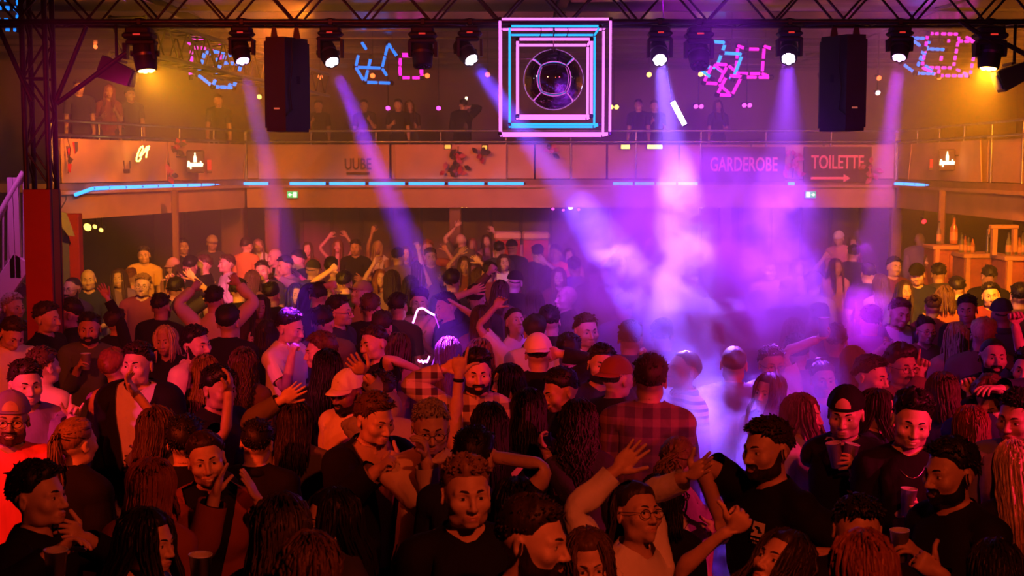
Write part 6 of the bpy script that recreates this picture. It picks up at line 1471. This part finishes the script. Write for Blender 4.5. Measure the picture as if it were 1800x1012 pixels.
for i, t in enumerate(A + [(g[0], g[1], g[2], g[3], g[4], g[5], g[6], g[7], g[9], dict(g[10], gal=g[8])) for g in GAL]):
    x, y, sex, yaw, hr, hc, top, col, hint, o = t
    wd = 'man' if sex == 'm' else 'woman'
    cn = {'plaid': 'plaid', 'check': 'checked', 'stripe': 'striped'}.get(col, col)
    if hint: lab = '%s in %s %s' % (wd, cn, TN[top]) + (' ' if hint.split()[0] in ('in', 'with', 'holding', 'raising', 'seen', 'turned', 'on', 'by', 'at', 'smiling', 'looking', 'bowing', 'leaning', 'facing') else ', ') + hint
    else:
        f = 'facing the stage' if abs(yaw) < 40 else ('from behind' if abs(yaw) > 120 else 'in profile')
        hw = ('bald' if hr == 'bald' else ('in a cap' if hr in ('cap', 'capb') else '%s %s hair' % (HSN[hr], HN[hc])))
        lab = '%s in %s %s, %s, %s %s' % (wd, cn, TN[top], hw, f, next(a for lim, a in XW if x < lim))
    if hint and len(lab.split()) > 16: lab = '%s in %s, %s' % (wd, cn, hint)
    lab = ' '.join(lab.split()[:16])
    if lab in used:
        k = ' ' + next(a for lim, a in ROWS if y < lim); l2 = lab.replace(', facing the stage', '').replace(', from behind', '') + k
        lab = l2 if l2 not in used else lab + ' beside ' + E[-1]['label'].split(',')[0].split(' with ')[0]
    used[lab] = 1
    pz = dict(lean=o.get('lean', rp.uniform(-2, 5)), side=rp.uniform(-4, 4), twist=rp.uniform(-8, 8), hyaw=o.get('hyaw', rp.uniform(-6, 6)), hpitch=o.get('pitch', rp.uniform(-3, 7)), htilt=o.get('tilt', rp.uniform(-6, 6)), step=rp.uniform(-6, 6))
    for n, sg in (('L', 1), ('R', -1)):                     # idle arms differ from person to person
        q = rp.random()
        if q < .5: pz[n] = ((.14 * sg, rp.uniform(-.1, .1), -1), (.06 * sg, rp.uniform(-.45, -.08), -1), None, 'relax')
        elif q < .8: pz[n] = ((.16 * sg, .05, -1), (-.25 * sg, -.9, rp.uniform(-.3, .3)), None, 'relax')
        else: pz[n] = ((.2 * sg, -.15, -1), (-.3 * sg, -.7, .55), None, 'fist')
    hl, M0 = head_local(sex, pz)
    e = dict(id=i, x=x, y=y, sex=sex, phi=math.radians(yaw), hair=hr, hc=hc, top=(top, col), o=o, label=lab, pz=pz, hl=hl, M0=M0, arms=o.get('arms', []), skin=o.get('skin', rp.choice((0, 0, 1, 1, 2))), base=0.)
    e['s0'] = o.get('s', 1.0 if sex == 'm' else .945); e['s'] = e['s0']
    if 'gal' in o:
        e['base'] = SLAB1; C = at(x, y, o['gal']); e['s'] = e['s0'] = (C[2] - SLAB1) / hl[2]
        e['s'] = min(1.08, max(.85, e['s'])); R = Rz(e['phi']); r_ = C - R @ (hl * e['s']); e['root'] = np.array([r_[0], r_[1], SLAB1])
    E.append(e)
# nobody stands inside anybody: nudge statures (and so distances along each line of sight) apart
fl = [e for e in E if e['base'] == 0]
lim = {id(e): ((e['s0'] - .03, e['s0'] + .03) if e['s0'] != 1.0 and 's' in e['o'] else (.93, 1.09) if e['sex'] == 'm' else (.88, 1.03)) for e in fl}
for it in range(80):
    pos = np.array([solve(e, e['s'])[0][:2] for e in fl]); mv = np.zeros(len(fl)); cnt = 0
    d = pos[:, None] - pos[None]; D2 = np.hypot(d[..., 0], d[..., 1])
    for i, j in np.argwhere((D2 < .50) & (np.arange(len(fl))[:, None] < np.arange(len(fl))[None])):
        far, near = (i, j) if pos[i][1] > pos[j][1] else (j, i); k = .004 * (.55 - D2[i, j]) / .3 * 3
        mv[far] -= k; mv[near] += k; cnt += 1
    if not cnt: break
    for e, m_ in zip(fl, mv): lo, hi = lim[id(e)]; e['s'] = min(hi, max(lo, e['s'] + m_))
pos = []
for e in fl: e['root'], e['C'] = solve(e, e['s'])
# what is still too close is moved sideways and back a little
for it in range(60):
    P_ = np.array([e['root'][:2] for e in fl]); d = P_[:, None] - P_[None]; D2 = np.hypot(d[..., 0], d[..., 1]) + np.eye(len(fl)) * 9; n_ = 0
    for i, j in np.argwhere(D2 < .36):
        if i < j:
            u = (P_[i] - P_[j]) / max(D2[i, j], .02); u = u * np.array([.35, 1.]); k = (.37 - D2[i, j]) * .3; fl[i]['root'][:2] += u * k; fl[j]['root'][:2] -= u * k; n_ += 1
    if not n_: break
for e in fl:
    for c_ in [o for o in scene.objects if o.name.startswith('column')]:
        v_ = c_.data.vertices; cx_ = sum(v.co.x for v in v_) / len(v_); cy_ = sum(v.co.y for v in v_) / len(v_); hw = max(v.co.x for v in v_) - cx_ + .30; dx_, dy_ = e['root'][0] - cx_, e['root'][1] - cy_
        if abs(dx_) < hw and abs(dy_) < hw: e['root'][1] = cy_ - hw
for e in E:
    Y = e['root'][1]; px = .24 * FPX / max(Y, 1)
    e['lod'] = 'near' if px > 56 else ('mid' if px > 24.5 else 'far'); PEOPLE.append(e); person(e)
BY = {(e['x'], e['y']): e for e in E}

# ---------------------------------------------------------------- things held and worn in the crowd
def held_cup(key, n, lab, fill=.6, tilt=(0, 0, 1), dx=(0, 0, 0)):
    e = BY[key]; c, a, pv, tv = hand_point(e, n, .085, .045); cup(c + np.array(dx), np.array(tilt, float), lab, fill)
held_cup((157, 578), 'R', 'beer cup held by the man in the green jumper', .75, dx=(0, 0, .03))
held_cup((1603, 742), 'R', 'beer cup held by the smiling man with the necklace', .7, (.05, 0, 1), dx=(0, 0, .02))
held_cup((1668, 832), 'R', 'beer cup held by the bearded man with the watch', .5, (-.03, 0, 1), dx=(0, 0, .03))
held_cup((1486, 728), 'R', 'left one of the two cups of the man in the backward cap', .8, (-.18, 0, 1), dx=(-.035, 0, .04))
held_cup((1486, 728), 'R', 'right one of the two cups of the man in the backward cap', .3, (.20, 0, 1), dx=(.045, .02, .03))
held_cup((1357, 640), 'L', 'cup held out of the smoke by a stretched arm', .4, dx=(0, 0, .02))
for x, y, Y, lab in ((98, 998, 4.7, 'cup at the bottom left in front of the dark rows'), (352, 1006, 4.75, 'cup at the bottom edge below the clapping woman')):
    c = at(x, y, Y); cup(c, (.03, 0, 1), lab, .3)
# glowing light rope round the laughing man
GLR = glow('rope_magenta', (1, .25, .95), 7)
Yr = BY[(737, 533)]['root'][1] - .38
r = empty('light_rope', at(735, 548, Yr), 'glowing magenta light rope slung between hands under the violet beam', 'light rope'); o = np.array(r.location)
def smooth(pts, n=6):
    pts = np.array(pts, float); out = []
    for i in range(len(pts) - 1):
        a, b, c, d = pts[max(0, i - 1)], pts[i], pts[i + 1], pts[min(len(pts) - 1, i + 2)]
        for t in np.arange(n) / n: out.append(.5 * ((2 * b) + (c - a) * t + (2 * a - 5 * b + 4 * c - d) * t * t + (3 * b - a - 3 * c + d) * t ** 3))
    return out + [pts[-1]]
MB().path([at(x, y, Yr) - o for x, y in smooth([(717, 588), (722, 576), (728, 562), (732, 549), (736, 543), (744, 542), (753, 548), (764, 554)])], .010, 6).build('glowing_part', GLR, r)
MB().path([at(x, y, Yr) - o for x, y in smooth([(764, 554), (772, 580), (770, 610), (760, 640), (756, 660)])], .007, 6).build('dim_part', glow('rope_violet', (.6, .05, .9), 1.2), r)
r = empty('light_rope', at(745, 634, Yr - .5), 'coiled glowing light rope held at the stretched hand', 'light rope'); o = np.array(r.location)
MB().path([at(x, y, Yr - .5) - o for x, y in smooth([(735, 632), (738, 636), (741, 633), (744, 638), (747, 633), (750, 637), (753, 630), (755, 626)], 3)], .009, 6).build('glowing_part', GLR, r)
# a phone and the print on the bearded man's chest
e = BY[(1018, 742)]; c, a, pv, tv = hand_point(e, 'L', .09, .03); r = empty('phone', c, 'dark phone held by the woman with long curly hair', 'phone'); R = towards(-FWD * .4 + np.array([0, 0, .9]))
MB().box((0, 0, 0), (.075, .15, .009), R, bev=.004).build('case', M_BLACK, r); MB().box(R @ np.array([0, 0, .0052]), (.066, .136, .001), R).build('screen', mat('dark_screen', (.01, .01, .012), .06), r)
e = BY[(500, 468)]; c, a, pv, tv = hand_point(e, 'R', .09, .03); r = empty('phone', c, 'phone raised by the man in the violet jumper', 'phone'); R = towards((-.6, -.4, .1))
MB().box((0, 0, .03), (.08, .16, .010), R, bev=.004).build('case', M_BLACK, r); MB().box(np.array([0, 0, .03]) + R @ np.array([0, 0, -.0056]), (.07, .145, .001), R).build('screen', glow('phone_screen', (.75, .65, 1), .8), r)
e = BY[(1347, 790)]; M_PRINT = mat('chest_print', (.75, .70, .68), .7); root = e['obj']
D = TPL['m']; X = e['M']['chest']; gP = D['teenear'][0]
def on_chest(x, z):
    k = np.argsort((gP[:, 0] - x) ** 2 + (gP[:, 2] - z) ** 2 + (gP[:, 1] > 0) * 9)[0]; q = np.array([x, gP[k][1] - .024, z]); return X[:3, :3] @ q + X[:3, 3]
def patch(x0, x1, z0, z1): return [on_chest(x0, z0), on_chest(x1, z0), on_chest(x1, z1), on_chest(x0, z1)]
bz = 1.30; bx = .085
b = MB(); b.add(patch(bx - .03, bx + .03, bz, bz + .06), [(0, 1, 2, 3)]); pr_ = b.build('chest_badge', M_PRINT, root)
b = MB()
for a0 in range(6):
    t0, t1 = math.pi * a0 / 6, math.pi * (a0 + 1) / 6; f = lambda t, r_: on_chest(bx - .004 + r_ * math.cos(t), bz + .018 + r_ * math.sin(t)) + X[:3, :3] @ np.array([0, -.002, 0])
    b.add([f(t0, .026), f(t1, .026), f(t1, .012), f(t0, .012)], [(3, 2, 1, 0)])
b.build('wave_print', M_PRINT and CLOTH['black'], pr_)
for i, (w0, w1) in enumerate(((-.03, .01), (-.02, .03))):
    b = MB(); x = bx + w0
    while x < bx + w1: b.add(patch(x, x + .006, bz - .017 - .016 * i, bz - .009 - .016 * i), [(0, 1, 2, 3)]); x += .0085
    b.build('print_line', M_PRINT, pr_)

e = BY[(1603, 742)]; root = e['obj']; X = e['M']['chest']; b = MB(); M_PK = mat('pink_print', (.85, .35, .6), .6)
for k in range(5):
    a = k * 1.256; b.add(patch(.088 + .011 * math.cos(a) - .007, .088 + .011 * math.cos(a) + .007, 1.275 + .012 * math.sin(a) - .006, 1.275 + .012 * math.sin(a) + .006), [(0, 1, 2, 3)])
b.build('chest_emblem', M_PK, root)

e = BY[(815, 205)]; c, a, pv, tv = hand_point(e, 'R', .09, .03); r = empty('backlit_stick', c, 'short glowing stick raised by the man on the back gallery', 'light stick'); d = nrm((.25, -.1, 1.))
MB().tube(-d * .03, d * .20, .022, 10).build('tube', glow('stick_warm', (1, .80, .50), 5), r); MB().tube(-d * .12, -d * .03, .020, 10).build('grip', M_BLACK, r)  # light from behind the stick is put in as its own glow

# ---------------------------------------------------------------- haze and stage smoke
def volume(name, lo, hi, dens, col, aniso, noise=None):
    lo = np.array(lo, float); hi = np.array(hi, float)
    m = bpy.data.materials.new(name); m.use_nodes = True; nt = m.node_tree; N = nt.nodes; Lk = nt.links; N.remove(N['Principled BSDF'])
    v = N.new('ShaderNodeVolumeScatter'); v.inputs['Color'].default_value = (*col, 1); v.inputs['Density'].default_value = dens; v.inputs['Anisotropy'].default_value = aniso
    Lk.new(v.outputs[0], N['Material Output'].inputs['Volume'])
    if noise: noise(N, Lk, v, dens)
    o = MB().box((lo + hi) / 2, hi - lo).build(name, m); return o
hz = volume('haze', (-9.9, 9.4, .02), (10.9, 29.9, 4.98), .025, (1, 1, 1), .25); tag(hz, 'thin even haze hanging through the whole hall', 'haze', kind='stuff')
def puffs(c, r, sc):
    def f(N, Lk, v, dens):
        tc = N.new('ShaderNodeTexCoord'); nz = N.new('ShaderNodeTexNoise'); nz.inputs['Scale'].default_value = sc; nz.inputs['Detail'].default_value = 5; nz.inputs['Roughness'].default_value = .6; nz.inputs['Distortion'].default_value = .6
        Lk.new(tc.outputs['Object'], nz.inputs['Vector'])
        rp = N.new('ShaderNodeMapRange'); rp.inputs[1].default_value = .50; rp.inputs[2].default_value = .60; rp.inputs[3].default_value = 0; rp.inputs[4].default_value = 1; Lk.new(nz.outputs['Fac'], rp.inputs[0])
        # soft ellipsoid edge
        sb = N.new('ShaderNodeVectorMath'); sb.operation = 'SUBTRACT'; sb.inputs[1].default_value = c; Lk.new(tc.outputs['Object'], sb.inputs[0])
        dv = N.new('ShaderNodeVectorMath'); dv.operation = 'DIVIDE'; dv.inputs[1].default_value = r; Lk.new(sb.outputs[0], dv.inputs[0])
        ln = N.new('ShaderNodeVectorMath'); ln.operation = 'LENGTH'; Lk.new(dv.outputs[0], ln.inputs[0])
        fo = N.new('ShaderNodeMapRange'); fo.inputs[1].default_value = .35; fo.inputs[2].default_value = 1; fo.inputs[3].default_value = 1; fo.inputs[4].default_value = 0; Lk.new(ln.outputs['Value'], fo.inputs[0])
        mu = N.new('ShaderNodeMath'); mu.operation = 'MULTIPLY'; Lk.new(rp.outputs[0], mu.inputs[0]); Lk.new(fo.outputs[0], mu.inputs[1])
        m2 = N.new('ShaderNodeMath'); m2.operation = 'MULTIPLY'; m2.inputs[1].default_value = dens; Lk.new(mu.outputs[0], m2.inputs[0]); Lk.new(m2.outputs[0], v.inputs['Density'])
    return f
sm = volume('stage_smoke', (-.8, 7.6, .05), (3.3, 18.5, 4.2), 2.1, (1, 1, 1), .2, puffs((1.55, 12.4, 1.25), (1.75, 5.8, 2.0), 1.8)); tag(sm, 'thick billowing violet stage smoke over the floor right of centre', 'smoke', kind='stuff')
s2 = volume('stage_smoke', (.5, 6.9, .04), (1.9, 9.6, 2.6), 4.5, (1, 1, 1), .2, puffs((1.17, 8.1, .9), (.62, 1.3, 1.6), 1.9)); tag(s2, 'narrow column of smoke rising between the dancers in front of the plaid shirt', 'smoke', kind='stuff')
